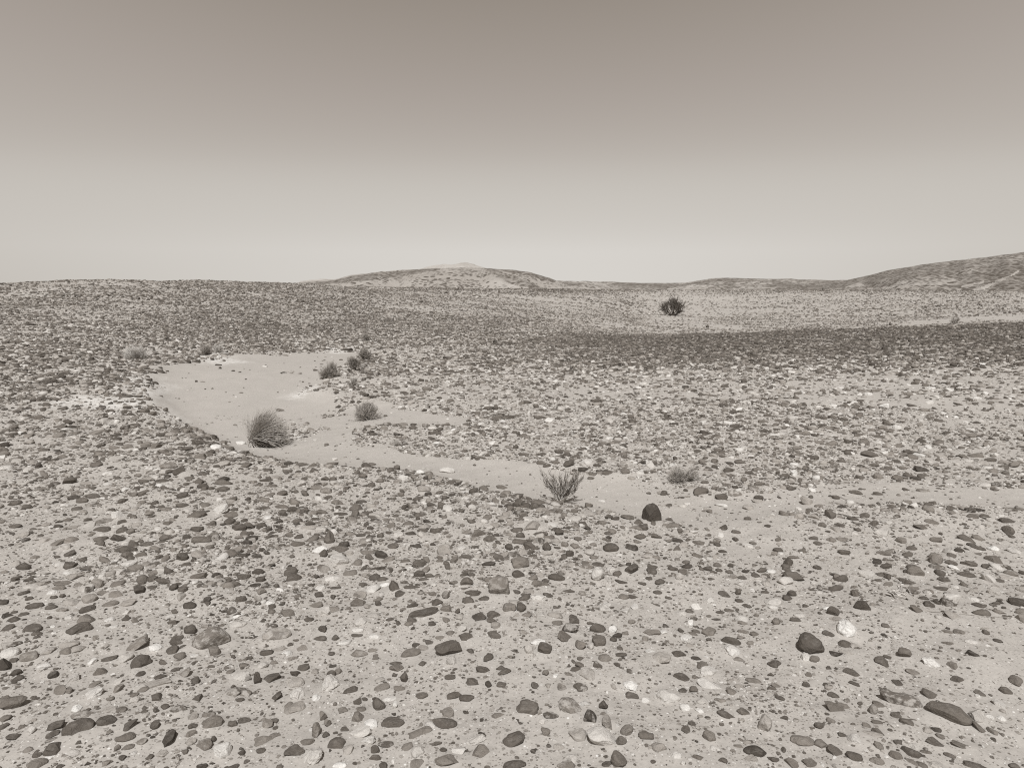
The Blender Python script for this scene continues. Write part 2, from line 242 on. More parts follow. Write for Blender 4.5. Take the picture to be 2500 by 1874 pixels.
# ---------------------------------------------------------------- stones, and slabs standing for shaded hollows, read off the photograph
# each block: origin in the photograph, its scale, then "centre x, centre y, width, height, tilt, tone, shape"
# tone: K blackish D dark brown E brown M grey-brown G light grey P pale W white
# shape: r rounded f flat a angular b blocky w rugged t wedge    after | : landmark name | label
STONES = [
(0, 1374, 3.3152, """
1712 612 300 170 0 M a|big humped boulder|big humped grey-brown boulder with pale streaks, widest stone near the front
625 1350 250 165 12 D r|large oval boulder|large dark oval boulder with a pitted face, in front of a rough pale-streaked stone
450 1510 180 115 -5 D r|round-backed dark boulder|smooth dark round-backed boulder just in front of the large oval boulder
862 1290 150 85 3 D r|striped barrel stone|dark barrel-shaped stone with thin pale stripes beside the large oval boulder
635 540 190 90 8 D r|dark loaf stone|dark loaf-shaped stone leaning against a paler grey-brown one
690 465 150 90 5 M r||grey-brown rounded stone half hidden behind the dark loaf-shaped stone
1142 812 155 125 15 D r|egg-shaped dark boulder|dark egg-shaped boulder with a faint ring, standing alone in pale sand
810 878 115 80 0 E t||brown dome-shaped stone with a flat base, beside a small white pebble
105 1135 200 90 0 E a|brown kite-shaped slab|brown kite-shaped slab with sharp ends lying flat on sand
1090 680 250 85 18 M a|long grey slab|long tilted grey slab running towards a white coral-like lump
235 765 135 75 0 M b||square-cut grey-brown block beside a white block with a shadowed side
75 740 150 85 10 W b|white striped block|white block with a black shadowed side on the left edge of the photo
40 825 95 95 0 K a||rough blackish stone on the left edge of the photo below the white block
90 670 160 60 0 D a
540 725 100 65 0 M r
560 665 150 60 0 G a
390 720 130 70 15 G a
630 700 130 60 0 G r
750 805 80 60 25 W r||white almond-shaped pebble standing on end beside a flat brown stone
875 780 150 45 8 D r
1020 775 110 70 0 P a
1390 715 120 75 30 D f||thin dark blade-shaped stone tilted up, just left of the big humped boulder
1480 690 75 45 10 D a
1265 690 110 70 0 W w|white coral lump|white coral-like lump at the end of the long grey slab
1540 550 95 75 0 D b||dark cube-like stone at the upper corner of the big humped boulder
1920 500 150 75 8 P r|pale cracked oval|pale oval stone with fine cracks, behind the big humped boulder
1735 720 85 80 0 M b||grey-brown block touching the front foot of the big humped boulder
1130 225 110 80 -20 D a|dark heart-shaped stone|dark heart-shaped stone with a small white pebble at its side
1405 200 70 60 25 D r
1605 115 140 60 10 E r|brown crescent stone|long brown crescent-backed stone lying above a thin flat one
955 172 120 45 8 M f
832 250 90 50 0 M a
940 260 110 65 -10 M a
730 295 110 75 0 G b
710 378 135 60 0 D a|dark gnarled stone|dark gnarled stone on the sand behind the loaf-shaped pair
415 365 95 50 5 D r
500 385 100 45 12 M a
895 335 130 45 8 M f
1040 330 130 50 8 G f
885 470 90 50 0 W w
1025 457 80 42 5 D r
1090 470 60 40 -15 M r
60 437 90 50 -10 K a
190 418 80 30 0 D f
190 245 95 40 0 D r
475 210 95 50 0 M r
570 25 110 70 0 D a
485 25 90 60 0 P r
545 85 80 45 10 W r
505 165 140 40 -5 M f
350 170 120 55 5 G a
600 120 130 60 5 G a
430 245 90 50 0 W w
435 285 60 28 0 D r
505 270 50 35 0 D r
245 200 110 45 0 P a
350 205 110 45 0 P w
430 910 80 58 20 K b
595 940 110 75 15 P a|white fractured chunk|white fractured chunk throwing a shadow on its right
765 990 100 45 5 M r
755 1065 180 105 25 W w|chalky white wedge|chalky white wedge of rough rock, largest white stone in its corner
945 975 110 50 15 P r
955 1030 95 70 30 M a
475 1035 120 80 25 M a
545 1040 90 70 30 M a
1280 970 220 55 5 G f|long pale driftwood-like stone|long low grey stone shaped like driftwood with a darker stone behind it
1300 930 100 40 -10 D a
1490 905 120 75 30 M a
1880 1058 140 85 5 M r|speckled brown boulder|speckled brown rounded boulder touching another on its right
1990 1060 95 65 -10 M r
1945 1108 70 38 0 D r
1955 930 140 90 10 P w
1600 1105 85 60 25 D a
1440 1190 140 65 0 E w|speckled flat crust|flat speckled dark stone like a broken crust
1335 1170 65 48 0 D r
1165 1200 65 35 15 D a
1265 1200 45 35 0 D r
1030 1335 180 60 25 D f|long dark splinter|long dark splinter-shaped stone lying above a flat oval one
1255 1320 75 60 0 D r
1020 1415 165 70 0 E r|flat brown oval|flat brown oval stone just below the long dark splinter
1145 1448 95 50 10 M r
1370 1428 140 110 25 K a|striated black rock|striated blackish rock with sharp ridges, beside a pale smooth one
1720 1290 165 95 10 M r|grey two-lobed stone|grey-brown rounded stone with a second one resting behind it
1690 1232 105 50 0 M r
1560 1325 75 45 0 D r
1555 1245 90 60 15 M a
1885 1305 80 45 0 E b
1975 1280 100 50 -5 D r
1805 1520 140 105 5 W b|white cube|smooth white cube-shaped stone, brightest stone near the lower edge
1655 1475 120 85 5 M a||grey-brown hump with a white chip in front, just left of the white cube
1955 1530 65 48 0 K a
1725 1428 50 50 0 D r
670 1235 180 70 -10 M w|rough pale-streaked stone|rough brown stone with pale streaks directly behind the large oval boulder
440 1330 165 65 15 D f||long flat dark stone pointing at the large oval boulder from its left
415 1400 130 50 15 D f
420 1435 100 45 0 M a
110 1412 105 68 0 D a|dark beaked stone|dark stone with a beak-like notch, alone near the lower left corner
245 1355 90 70 30 P a
600 1545 110 60 -15 P r||pale rounded stone half buried beside the round-backed dark boulder
305 1635 155 70 0 M r|cut-off brown hump|brown hump cut by the lower edge of the photo near its left corner
400 1590 85 40 0 W r
45 1260 90 60 15 M a
30 1335 90 40 10 D f
870 1615 80 45 0 M r
1315 1555 90 50 0 G r
1210 1575 65 40 0 D r
1500 1533 60 38 0 D r
995 1575 60 42 0 D r
1045 1493 90 42 0 M r
635 1460 70 35 0 D a
615 1185 95 60 10 W a||white angular chip behind the rough pale-streaked stone
885 1190 110 38 5 G f
890 1100 65 38 0 M r
1090 1070 70 38 0 M r
1160 1025 90 40 0 M r
1550 1450 80 60 20 G r
1420 870 75 30 10 D f
1850 890 100 30 18 M f
1135 900 75 35 0 D f
"""),
(625, 1374, 3.3152, """
1968 200 180 155 0 M b|big square-shouldered boulder|big upright grey-brown boulder with square shoulders, tallest stone in the middle of the photo
1560 695 235 120 -12 D a|dark winged slab|dark winged slab with a concave front edge, above a pale stump-like stone
1800 445 130 85 0 K a|blackish faceted stone|blackish faceted stone in front of the long low dark ridge, beside a smaller twin
1910 470 90 55 -15 D a
1940 513 80 50 0 G b
1700 610 130 75 0 D a||dark angular stone up and to the right of the dark winged slab
1710 158 105 75 0 E a
1600 160 80 45 -15 M a
1760 250 140 45 -3 D f
1715 305 100 62 -10 D r
1840 292 110 50 5 D r||flat dark oval stone at the foot of the big square-shouldered boulder
1370 60 90 55 25 M a
1685 97 70 40 0 D r
1742 95 65 38 -15 D r
1355 132 85 32 5 D r
1025 133 95 38 0 D r
755 88 130 62 12 M r
620 135 130 60 0 P r
950 215 125 80 10 W w|white clay-like lump|white folded clay-like lump joined to a paler arm on its right
1040 180 90 40 5 W w
1125 200 110 85 -35 D a
1170 260 95 55 -15 D a
1260 195 135 28 -3 D f
645 205 90 24 0 D f
470 350 140 50 8 M r
825 330 135 75 -10 E a|brown cloth-fold stone|brown angular stone shaped like a folded cloth
985 330 65 60 -20 D a
910 360 80 45 -25 G r
1265 350 95 38 12 D a
1355 410 255 45 4 D f|long low dark ridge|very long low dark stone lying like a ridge on the sand
2040 365 90 70 5 M b
1650 355 85 40 -5 G a
1540 265 70 70 30 M r
1630 390 42 42 0 D r
505 265 75 55 0 D a
280 55 80 35 10 D a
35 140 75 60 0 D b
45 240 75 60 0 M r
160 190 60 45 0 D t
130 350 60 40 10 D r
170 590 225 100 0 G r|mottled whaleback|big mottled grey whaleback stone half sunk in sand
520 615 110 45 0 D r
645 608 65 50 -10 D a
542 545 75 65 0 D r
820 590 100 35 -5 D r
845 480 105 70 5 P a
825 545 100 45 0 W r
960 605 90 42 0 W r
715 650 120 45 0 W r
375 700 90 55 -10 M a
85 730 110 48 0 D b|dark brick-like stone|dark brick-like stone at one end of a thin pale one
190 705 120 25 8 G f
251 740 90 55 0 W w
290 772 100 42 0 M a
1250 740 170 80 5 M r|grey-brown arched stone|grey-brown arched stone with a hollow in its front
1360 695 100 55 -5 G r
1405 648 85 42 -15 D a
1490 607 80 35 0 M r
835 735 135 60 -10 M a
945 705 80 35 -10 M r
1670 530 90 70 30 P a
1270 470 95 45 -20 D a
1235 492 75 38 0 M r
1425 495 65 35 0 D r
1085 462 70 30 0 D r
1540 465 70 45 -25 M r
1135 815 115 38 -8 D r|dark cigar stone|dark cigar-shaped stone lying on top of a forked brown one
1140 850 120 62 -15 M a
1198 930 62 80 -10 D a||dark upright stone below the cigar-shaped stone
1350 820 70 38 0 D r
1835 868 120 52 -5 D r
1570 922 90 48 0 D r
1765 968 130 60 -12 D a
1885 978 75 55 -30 K r|tilted black egg|small tilted blackish egg-shaped stone at the end of a ribbed grey one
2010 890 115 60 12 D a
1980 855 80 40 0 D r
385 855 100 68 15 E r
320 900 100 70 -20 K r|blackish cobble of the pair|blackish cobble leaning against a rounder brown one
110 945 180 80 12 D a|dark pointed double stone|long dark stone with a pointed back, left of the blackish cobble pair
10 940 60 100 0 D a
45 835 110 60 15 P w
665 885 70 48 0 M r
475 885 65 45 0 G r
320 975 150 85 0 G r
600 985 150 130 0 P w|pitted pale stump|pitted pale stump-like rock with a rough hollow top
335 1065 120 100 10 W w|crusty white lump|crusty white lump with a black hole of shadow at its side
490 1090 80 60 0 W w|small white knob|small bright white knob to the right of the crusty white lump
773 1028 145 58 -3 D r|smooth dark capsule|smooth dark capsule-shaped stone lying level
155 1090 115 75 20 D a|dark bean stone|dark bean-shaped stone with its far end raised
305 1180 180 95 15 G r|grey boulder with cap|grey rounded boulder with a smaller stone capping its left end
265 1160 85 60 10 M r
995 1148 105 100 -10 E r|round knobbly stone|round brown knobbly stone with a pale chipped rim
820 1120 65 55 15 D a
1080 1100 120 50 8 W r||white elongated stone leading off the round knobbly stone
1125 1148 45 50 0 W r
1015 1015 135 45 10 M f
1160 1020 105 42 -10 M r
1340 1080 110 50 10 E r
1600 1075 125 60 10 D a|touching dark twin|dark brown stone touching a second dark one at its right tip
1705 1100 125 65 -5 D r||dark oval stone touching the tip of another dark one on its left
825 1250 105 90 0 M r|shaded round stone|round stone pale on top and black beneath, in front of a brown angular one
840 1190 105 60 0 M a
700 1195 85 50 10 M a
1108 1300 190 85 0 D r|wood-grained oval boulder|dark oval boulder with wood-like grain near the lower edge
930 1300 115 80 -5 W r|white rounded wedge|white rounded wedge between the shaded round stone and the grained oval boulder
1415 1310 100 75 -15 P r
1525 1295 205 95 -15 E a|tapering brown slab|large tapering brown slab with a pale disc at its left end
1325 1380 210 70 8 M r|low pale-backed whale stone|long low brown stone like a whale back below the tapering slab
840 1380 185 85 15 P r|black-and-white striped stone|pale stone with black winding stripes, partly shadowed
905 1440 130 80 15 W w||white ribbed stone like a shell in front of the black-and-white striped stone
650 1465 150 95 8 E a|brown pentagon stone|flat brown five-sided stone with a smooth face
1050 1475 130 65 -15 E r
1220 1498 110 60 25 M r
1310 1535 115 95 0 P r|pale dome|large pale dome-shaped stone beside a tilted brown one
410 1455 130 55 5 M r
315 1525 175 85 -3 D r|dark turtle-shaped stone|dark turtle-shaped stone with a humped back
65 1445 160 80 -5 M r
155 1395 95 40 0 M r
455 1575 185 130 25 P w|large rough crusted rock|large rough pale-crusted rock just below the dark turtle-shaped stone
740 1520 100 75 10 G r
965 1515 75 65 0 D a
490 1355 70 100 -15 M a|upright leaning stone|narrow upright brown stone leaning with a shadow to its right
580 1300 60 65 0 M a
570 1392 65 50 0 D r
95 1310 85 65 5 M r
155 1275 65 45 -20 D r
545 1240 60 70 0 M a
1815 1535 155 115 5 M a|brown wedge-topped boulder|brown faceted boulder with a wedge top, below a split white-and-dark stone
1780 1440 170 80 10 P w||pale crusted stone carrying a dark cap, behind the brown wedge-topped boulder
1840 1405 100 60 -25 D a
1545 1605 200 100 -10 M a|creased brown boulder|large creased brown boulder by the lower edge of the photo
1455 1470 100 38 8 D r
1515 1512 65 38 0 D r
40 1527 80 48 0 D r
680 1635 120 50 0 W r
1030 1645 70 50 0 D r
1960 1235 110 40 0 M a
1580 800 90 70 0 P w||pale stump-like stone in front of the dark winged slab
"""),
(1250, 1374, 3.3152, """
65 0 150 105 0 M r|round grey boulder|round grey-brown boulder with a shadowed base, behind a flat dark forked stone
15 1435 190 115 20 D r|dark tilted boulder|dark boulder tilted up to the right, beside the brown wedge-topped boulder
20 1645 200 80 0 D r|dark hump on the edge|dark smooth hump cut by the lower edge near the middle of the photo
50 98 105 75 -15 D a
360 125 140 68 -3 D b|dark lozenge block|dark lozenge-shaped block right of two small round stones
172 125 75 58 0 M r
268 152 75 45 5 D r
230 105 70 40 0 G r
600 38 130 55 0 M r
695 95 110 125 -35 P w|white speckled boulder|white speckled boulder tilted beside a brown flat one
952 55 150 90 25 D a|dark lumpy tilted stone|dark lumpy stone tilted up to the right with a small knob at its tip
1300 53 85 42 -5 D r
1110 128 62 38 -10 D r
1195 155 85 55 -5 D r
1055 168 70 35 -10 D r
885 160 110 28 -10 D f
1355 110 70 70 10 P r||pale upright oval pebble with a tiny dark stone at its foot
1675 63 60 35 0 D r
1865 125 80 25 -8 D f
1970 105 70 38 -12 D f
455 233 110 25 -3 D f
568 250 65 40 0 M r
905 283 90 50 0 M r
975 278 85 42 -5 D r
1178 245 75 32 -5 D r
1720 255 110 52 -5 D a
1832 242 50 50 10 D r
1838 308 80 40 -20 D r
215 288 130 60 5 P w|white bone-like stone|white bone-like stone with a dark lower edge
290 265 90 38 -15 D f
75 365 85 75 -25 D r
15 365 50 60 0 M r
345 428 145 70 5 G r|striped pale cushion|pale cushion-shaped stone with slanting stripes
118 425 80 38 0 M r
180 415 48 55 0 P r
365 490 95 50 0 M r
500 470 100 70 -15 D a
470 530 140 85 -5 D a|dark anvil stone|dark anvil-shaped stone with a raised corner, below the striped pale cushion
436 610 150 75 -30 E f|slanting brown bar|brown bar-shaped stone slanting down to the right
265 702 115 85 -5 D b|dark rounded cube|dark rounded cube left of a small pale cone
705 642 115 100 0 E b|rough brown cube|rough brown cube with a crumbly face and a low stone at its left
215 640 140 50 -5 W w
140 710 75 75 -10 P a
560 665 80 85 -30 M a
635 680 55 55 0 P a
643 495 80 28 -15 D f
820 617 62 45 0 D r
970 480 65 40 0 M r
915 398 80 60 10 P a
815 540 72 68 0 W w|small white block|small bright white block with a dark stone tucked behind it
770 340 75 45 -10 P r
1130 565 150 65 -5 M a|tent-shaped grey stone|tent-shaped grey-brown stone in the middle of open sand
1080 615 55 42 0 M r
1225 565 75 45 0 W a
1595 568 120 75 -5 M r|brown dome with foot stone|brown dome-shaped stone with a small dark one at its foot
1595 620 50 28 0 D r
1775 630 165 58 -3 D f|dark hat-brim slab|low dark slab shaped like a hat brim above a bright white rock
1780 715 135 95 -5 W w|split white rock|bright split white rock directly in front of the hat-brim slab
1200 778 180 115 15 G r|large smooth egg|large smooth pale-brown egg-shaped boulder tilted up to the right
1352 748 115 50 -5 D r
1490 772 85 38 -5 K r
1845 790 105 38 -8 M r
1440 398 75 35 -10 E r
1370 412 85 45 0 P r
1370 552 65 40 -25 D r
1460 575 85 35 0 M a
1870 560 95 38 -3 M r
1960 580 75 42 -8 E r
1880 490 110 32 -10 M r
1655 458 80 22 5 D f
1685 403 75 22 0 D f
755 780 115 75 0 M r|potato-shaped brown stone|potato-shaped brown stone with a thin dark bar leading off it
870 748 125 28 8 D f||thin dark bar of stone like a stick, touching the potato-shaped stone
555 825 100 48 -15 E r
512 860 90 42 0 D r
615 905 145 95 -15 G a|blotchy grey boulder|blotchy grey boulder sloping down to the right in the middle of the sand
460 900 75 35 -8 M a
270 897 55 45 0 M a
553 1012 120 72 -5 D r|dark notched cobble|dark rounded cobble with a notched top, below the blotchy grey boulder
398 1012 85 60 10 M a
183 998 65 50 -20 D r
473 1172 200 145 -15 M r|big mottled skull-like boulder|big mottled skull-like boulder with pale and dark patches
630 1255 110 115 0 K a|dark pointed faceted boulder|blackish pointed faceted boulder close to the mottled skull-like one
120 1185 190 105 8 E b|brown log-end block|brown block like a cut log end with a square face
115 1120 100 40 10 D r
315 1243 130 62 -10 D r
590 1148 85 50 -5 W a
770 1290 120 105 -35 G a|grey leaning slab|light grey slab leaning down to the right above a large pale slab
730 1415 240 150 -15 P a|largest pale slab|largest pale slab near the lower edge, smooth with an angular outline
530 1405 150 100 0 G r|greyish rounded boulder|greyish rounded boulder touching the left end of the largest pale slab
928 1357 108 90 0 M r|lone round grey stone|lone round grey-brown stone right of the grey leaning slab
885 1447 85 70 -25 E a
270 1365 85 60 0 M a
970 1078 110 65 0 D r|dark ribbed bun|dark bun-shaped stone below a white crust
960 1000 125 80 -10 W w
740 1152 75 70 -20 D a
1255 1085 230 130 5 P w|wide whitish crusted rock|wide whitish crusted rock, a low mound with grey hollows
1610 1000 230 85 -15 P a|pale outlined slab|long pale slab with a sharp dark outline, sloping down to the right
1370 930 130 68 -5 D a|dark two-peaked stone|dark stone with two low peaks right of a flat pale patch
1590 885 115 90 10 P r
1470 1028 65 60 10 E r
1410 1178 105 60 -20 W w
1525 1200 90 45 -20 W r
1085 1118 75 50 -5 W a
1775 1048 90 60 -10 M r
1955 958 130 48 -5 M r
1735 1232 160 60 -10 D r|dark torpedo stone|dark torpedo-shaped stone narrowing to the right
1873 1208 110 60 -12 E r
1685 1113 95 35 -3 M r
1595 1405 100 95 0 M r|round stone with a point|round brown stone with a small pointed top
1408 1350 75 55 -15 D a
1460 1300 75 40 -15 D a
1540 1125 95 60 0 P w
875 1605 150 125 -20 E t|fin-shaped boulder|tall fin-shaped brown boulder cut by the lower edge of the photo
780 1635 110 55 10 D r
440 1645 150 70 0 M r
480 1585 120 75 0 P w
1975 1520 200 90 -5 K r|smooth black lens|big smooth blackish lens-shaped boulder near the lower edge
1935 1583 110 55 -5 G r
1510 1578 110 55 -15 E a
1710 1600 75 40 0 D r
1330 1560 95 60 -5 P w
380 1495 90 48 0 G r
175 1520 62 45 -10 D a
735 1522 45 38 0 K a
1835 1487 90 30 0 M r
2050 1310 100 140 -5 G r|upright mottled stone|upright mottled grey stone above the smooth black lens
"""),
(1875, 1374, 3.3152, """
345 665 205 165 0 D a|great dark boulder|great dark angular boulder with a black shadowed underside and a white pebble below
635 535 150 140 0 W w|white coral head|bright white coral-like rock with twigs caught on its left side
215 110 180 75 -15 E a|brown sloping slab|brown slab sloping down to the right behind a pale three-cornered rock
135 148 140 95 0 P a|pale three-cornered rock|pale three-cornered rock in front of the brown sloping slab
770 345 140 75 -3 K t|dark pyramid|low dark pyramid-shaped stone with a gritty face
530 392 95 85 0 D a|dark wedge on sand|dark wedge with a pale buried stone right in front
705 252 70 60 0 E r
190 258 85 60 0 D r
165 290 100 50 -15 D r
1195 78 130 90 0 M b|banded capstone|banded brown boulder like a stepped capstone with a dark underside
1120 70 50 40 0 D r
1425 145 105 52 0 D a|dark helmet stone|dark helmet-shaped stone right of the dead roots
1612 97 145 38 0 D f|dark sausage stone|dark sausage-shaped stone lying level in front of a thicker brown one
1625 15 125 50 0 E r
1790 130 105 85 0 P t|pale cone|pale cone-shaped rock standing on sand near the right edge
1965 90 105 50 0 M b
1870 155 75 38 -5 D r
1145 163 110 42 -3 E r
1175 212 90 45 0 M a
1395 212 115 30 10 E f
1260 290 85 38 12 D r
1210 385 125 60 -20 E a
1655 295 100 45 -5 P r
1875 397 100 42 -5 M r
1500 435 140 75 -25 G a|half-buried grey slab|grey slab half buried in sand below a thin lying stick
1055 358 100 32 0 P r
1375 437 52 36 15 P r
235 465 115 45 -5 D r
550 455 100 55 10 G r
65 478 65 55 -30 M r
40 365 80 40 0 P r
40 320 130 70 0 P r
305 353 52 28 -8 D r
950 512 62 35 0 E r
1640 640 115 50 -3 P w|pale ribbed shell|pale ribbed stone like a shell on bare gravel
1455 652 90 38 0 E a
1550 563 95 38 -5 M r
1450 563 85 35 -5 M r
1860 630 75 35 -8 D r
1105 735 105 80 0 E t|fan-shaped stone|brown fan-shaped stone with a ridge down its middle
925 800 125 75 -10 E a|crumpled brown stone|crumpled brown stone left of the fan-shaped one
965 765 65 32 0 D r
1320 815 145 72 -5 W w|pitted white rock|pitted white rock with dark holes, in front of a flat dark stone
545 748 105 48 0 K a
635 725 120 38 -3 G r
300 765 75 70 0 W w||small round white stone directly below the great dark boulder
377 785 75 55 0 M b
60 825 125 70 -15 D r
675 890 130 55 -8 E a
1180 893 130 38 -8 M f
1045 978 95 50 -8 D a
715 988 120 32 -15 D f
970 1043 110 32 -8 D r
1080 1115 330 80 -8 E f|long saddle-backed slab|very long brown slab with a saddle-shaped back and striped end
1465 1222 335 125 -8 E a|largest flat boulder|largest flat brown boulder with a deep black shadow under its left end
1685 1240 135 110 0 P a|pale upright block|pale upright block leaning on the end of the largest flat boulder
1310 1060 130 80 -25 E a
1790 1245 70 45 0 W r
1885 1260 75 50 0 W r
1705 1335 115 65 -25 E a
1815 1365 90 60 -10 M a
530 1075 95 55 -10 E r
540 1185 185 95 -15 E a|heaped brown slabs|broken brown slab, the lowest of a heap of three
605 1160 110 50 -10 M r
900 1155 100 50 -10 E a
850 1190 70 75 10 M r
280 1445 185 95 0 M r|cracked brown boulder|wide cracked brown boulder with a round dark stone at its right
432 1478 110 70 0 M r||rounded brown stone right beside the cracked brown boulder
545 1525 135 80 -20 E r|scarred brown cobble|brown cobble with a scar across it, sloping down to the right
695 1570 130 80 -15 D r|dark peaked cobble|dark cobble with a pale peak, last of four rounded stones in a slanting row
1035 1565 105 65 -15 E r
880 1605 115 55 0 M r
1350 1455 145 70 -25 D a|dark slanting tongue|dark tongue-shaped stone slanting down to the right
1570 1487 160 48 -15 E f|long brown blade|long brown blade of stone alone on sand at lower right
1125 1285 110 70 -20 E a
885 1290 95 38 -8 E r
900 1372 120 48 -15 D a
850 1390 150 38 0 G r
695 1425 120 85 10 P a
412 1318 75 50 0 D r
1275 1535 95 30 0 E r
1180 1485 90 50 0 P a
895 1480 72 50 -8 M r
600 1392 70 36 0 D r
340 1630 125 58 -5 E r
195 1630 130 70 -20 M a
40 1592 95 48 0 D a
1720 1055 95 42 -12 E r
1930 1040 105 55 -15 E r
1870 1145 115 50 -20 P a
70 998 90 38 -20 M r
95 1098 82 38 0 D r
310 985 60 40 -10 D r
1165 1612 100 36 -5 M r
1240 1640 100 42 0 E r
1680 1645 190 48 0 D r
1470 1560 90 38 -5 E r
1395 1405 70 38 -5 M r
1290 1360 75 48 -5 G r
510 1278 75 40 0 M r
800 1320 75 40 -10 M r
1005 1320 65 48 0 P r
1990 1650 80 45 0 E r
"""),
(1250, 1100, 3.6867, """
1258 565 180 172 0 K a|tall blackish boulder|tall blackish boulder standing alone at the edge of the sandy channel
510 127 105 62 0 D r|dark knobbly cobble in the sand|dark knobbly cobble on the sand behind the v-shaped shrub
710 250 78 35 0 E r||small brown lens-shaped stone alone in the middle of the sandy channel
690 495 75 58 -15 E r||brown rounded stone at the end of the v-shaped shrub's shadow
1035 605 125 60 -8 E r|brown loaf by the tall boulder|brown loaf-shaped stone to the left of the tall blackish boulder
1140 650 80 62 -20 E a
185 685 185 118 -5 G a|faceted grey boulder|faceted light grey boulder with a dark lower face, below the v-shaped shrub
425 735 85 82 -20 D a|dark thorn-shaped stone|dark thorn-shaped stone with a white chip behind its top
75 768 85 52 0 D r
70 820 140 48 3 E r
315 870 85 82 -15 D r|dark stone on a grey plate|dark rounded stone rising behind a flat light grey one
315 928 110 48 0 G r
890 880 140 92 -12 D b|dark cushion block|dark cushion-shaped block left of a smaller blackish stone
1078 878 115 82 -20 K a|blackish sloping stone|blackish stone sloping down to the right, beside the dark cushion block
1145 778 120 58 8 E a
1300 780 95 50 -15 E a
1130 820 85 40 -5 M r
905 735 75 48 -10 M r
862 753 85 34 -12 D a
1490 880 85 58 -10 E a
1685 835 120 45 -8 E r
1845 852 65 40 0 D r
1670 952 112 42 -10 E r
1890 702 105 42 22 D a
2020 735 95 30 -8 E f
2125 520 95 62 0 G r|striped round stone|striped round greyish stone on sand right of a white shell-like one
1885 490 120 42 -3 W r||white shell-like stone lying on the sandy channel
2015 390 140 52 -5 M a
1700 365 135 85 10 E a|cleft brown stone|cleft brown stone in front of the low sprawling shrub
1735 290 75 36 10 E r
2135 200 80 42 0 D r
2050 112 110 45 -8 E a
700 920 100 70 10 P r
740 965 90 42 -5 M r
420 15 75 42 -5 D r
1230 383 45 26 -10 D a
675 110 110 55 5 P r
1810 45 90 50 0 G a
400 815 80 55 0 G r
475 850 70 55 -10 M r
575 690 90 40 -8 M r
465 580 85 45 -5 M a
595 795 80 40 -12 E r
185 945 85 30 -3 D r
400 490 110 50 -25 P r||pale stone half buried at the foot of the v-shaped shrub
70 995 150 130 0 M r
"""),
(650, 1100, 3.6867, """
565 785 95 118 0 E a|upright brown stone|upright brown stone casting a black shadow on its right
690 895 150 66 0 E r|brown oval plate|smooth brown oval plate lying in front of the upright brown stone
660 995 180 108 -5 P a|pale humped boulder|pale humped boulder with a black shadow down its right side
510 935 85 72 0 D t||dark pyramid-like stone left of the pale humped boulder
2020 800 135 70 -5 E r|brown bread-loaf stone|brown bread-loaf stone alone on sand
1760 880 85 52 -8 P r||small pale rounded stone with a dark underside
1100 990 130 58 15 M r
1275 658 105 48 0 E r
1300 750 100 58 -15 D a
1410 760 105 62 -20 P r
1190 760 100 52 5 P r
1420 345 120 72 0 G r
1955 340 90 62 -10 E r
2125 335 120 58 -25 E r|brown stone on the bank|brown stone slanting down at the lip of the sandy channel
1625 185 145 82 0 P r|pale bank boulder|pale rounded boulder sitting on the lip of the sandy channel
1465 215 82 62 -10 M r||grey-brown rounded stone between a white stone and the pale bank boulder
1175 155 65 58 0 E r
1390 195 80 48 0 W r
940 130 100 36 -5 E r
415 135 75 48 0 E r
315 128 115 42 0 E r
600 120 115 48 5 E a
805 525 120 78 0 E a
640 475 115 62 -5 M r
495 562 120 48 0 E r
670 573 125 38 -5 D r
945 497 100 58 -3 G r
540 365 110 58 0 M r
345 390 90 58 -35 E r
1365 438 105 38 3 D b
1495 485 105 48 -5 D a
615 300 90 66 0 P r
140 510 115 48 0 E r
285 840 130 58 -8 E r
290 775 90 38 15 D f
1850 640 90 52 -10 E r
1160 590 65 33 10 D r
850 768 90 33 0 D r
930 965 80 58 0 E r
910 920 125 48 -5 M a
1810 740 110 52 8 M a
390 700 160 45 0 G r
1140 865 100 52 -10 E a
1250 993 90 40 5 E r
1030 765 70 52 -5 E r
210 1075 90 42 0 D a
"""),
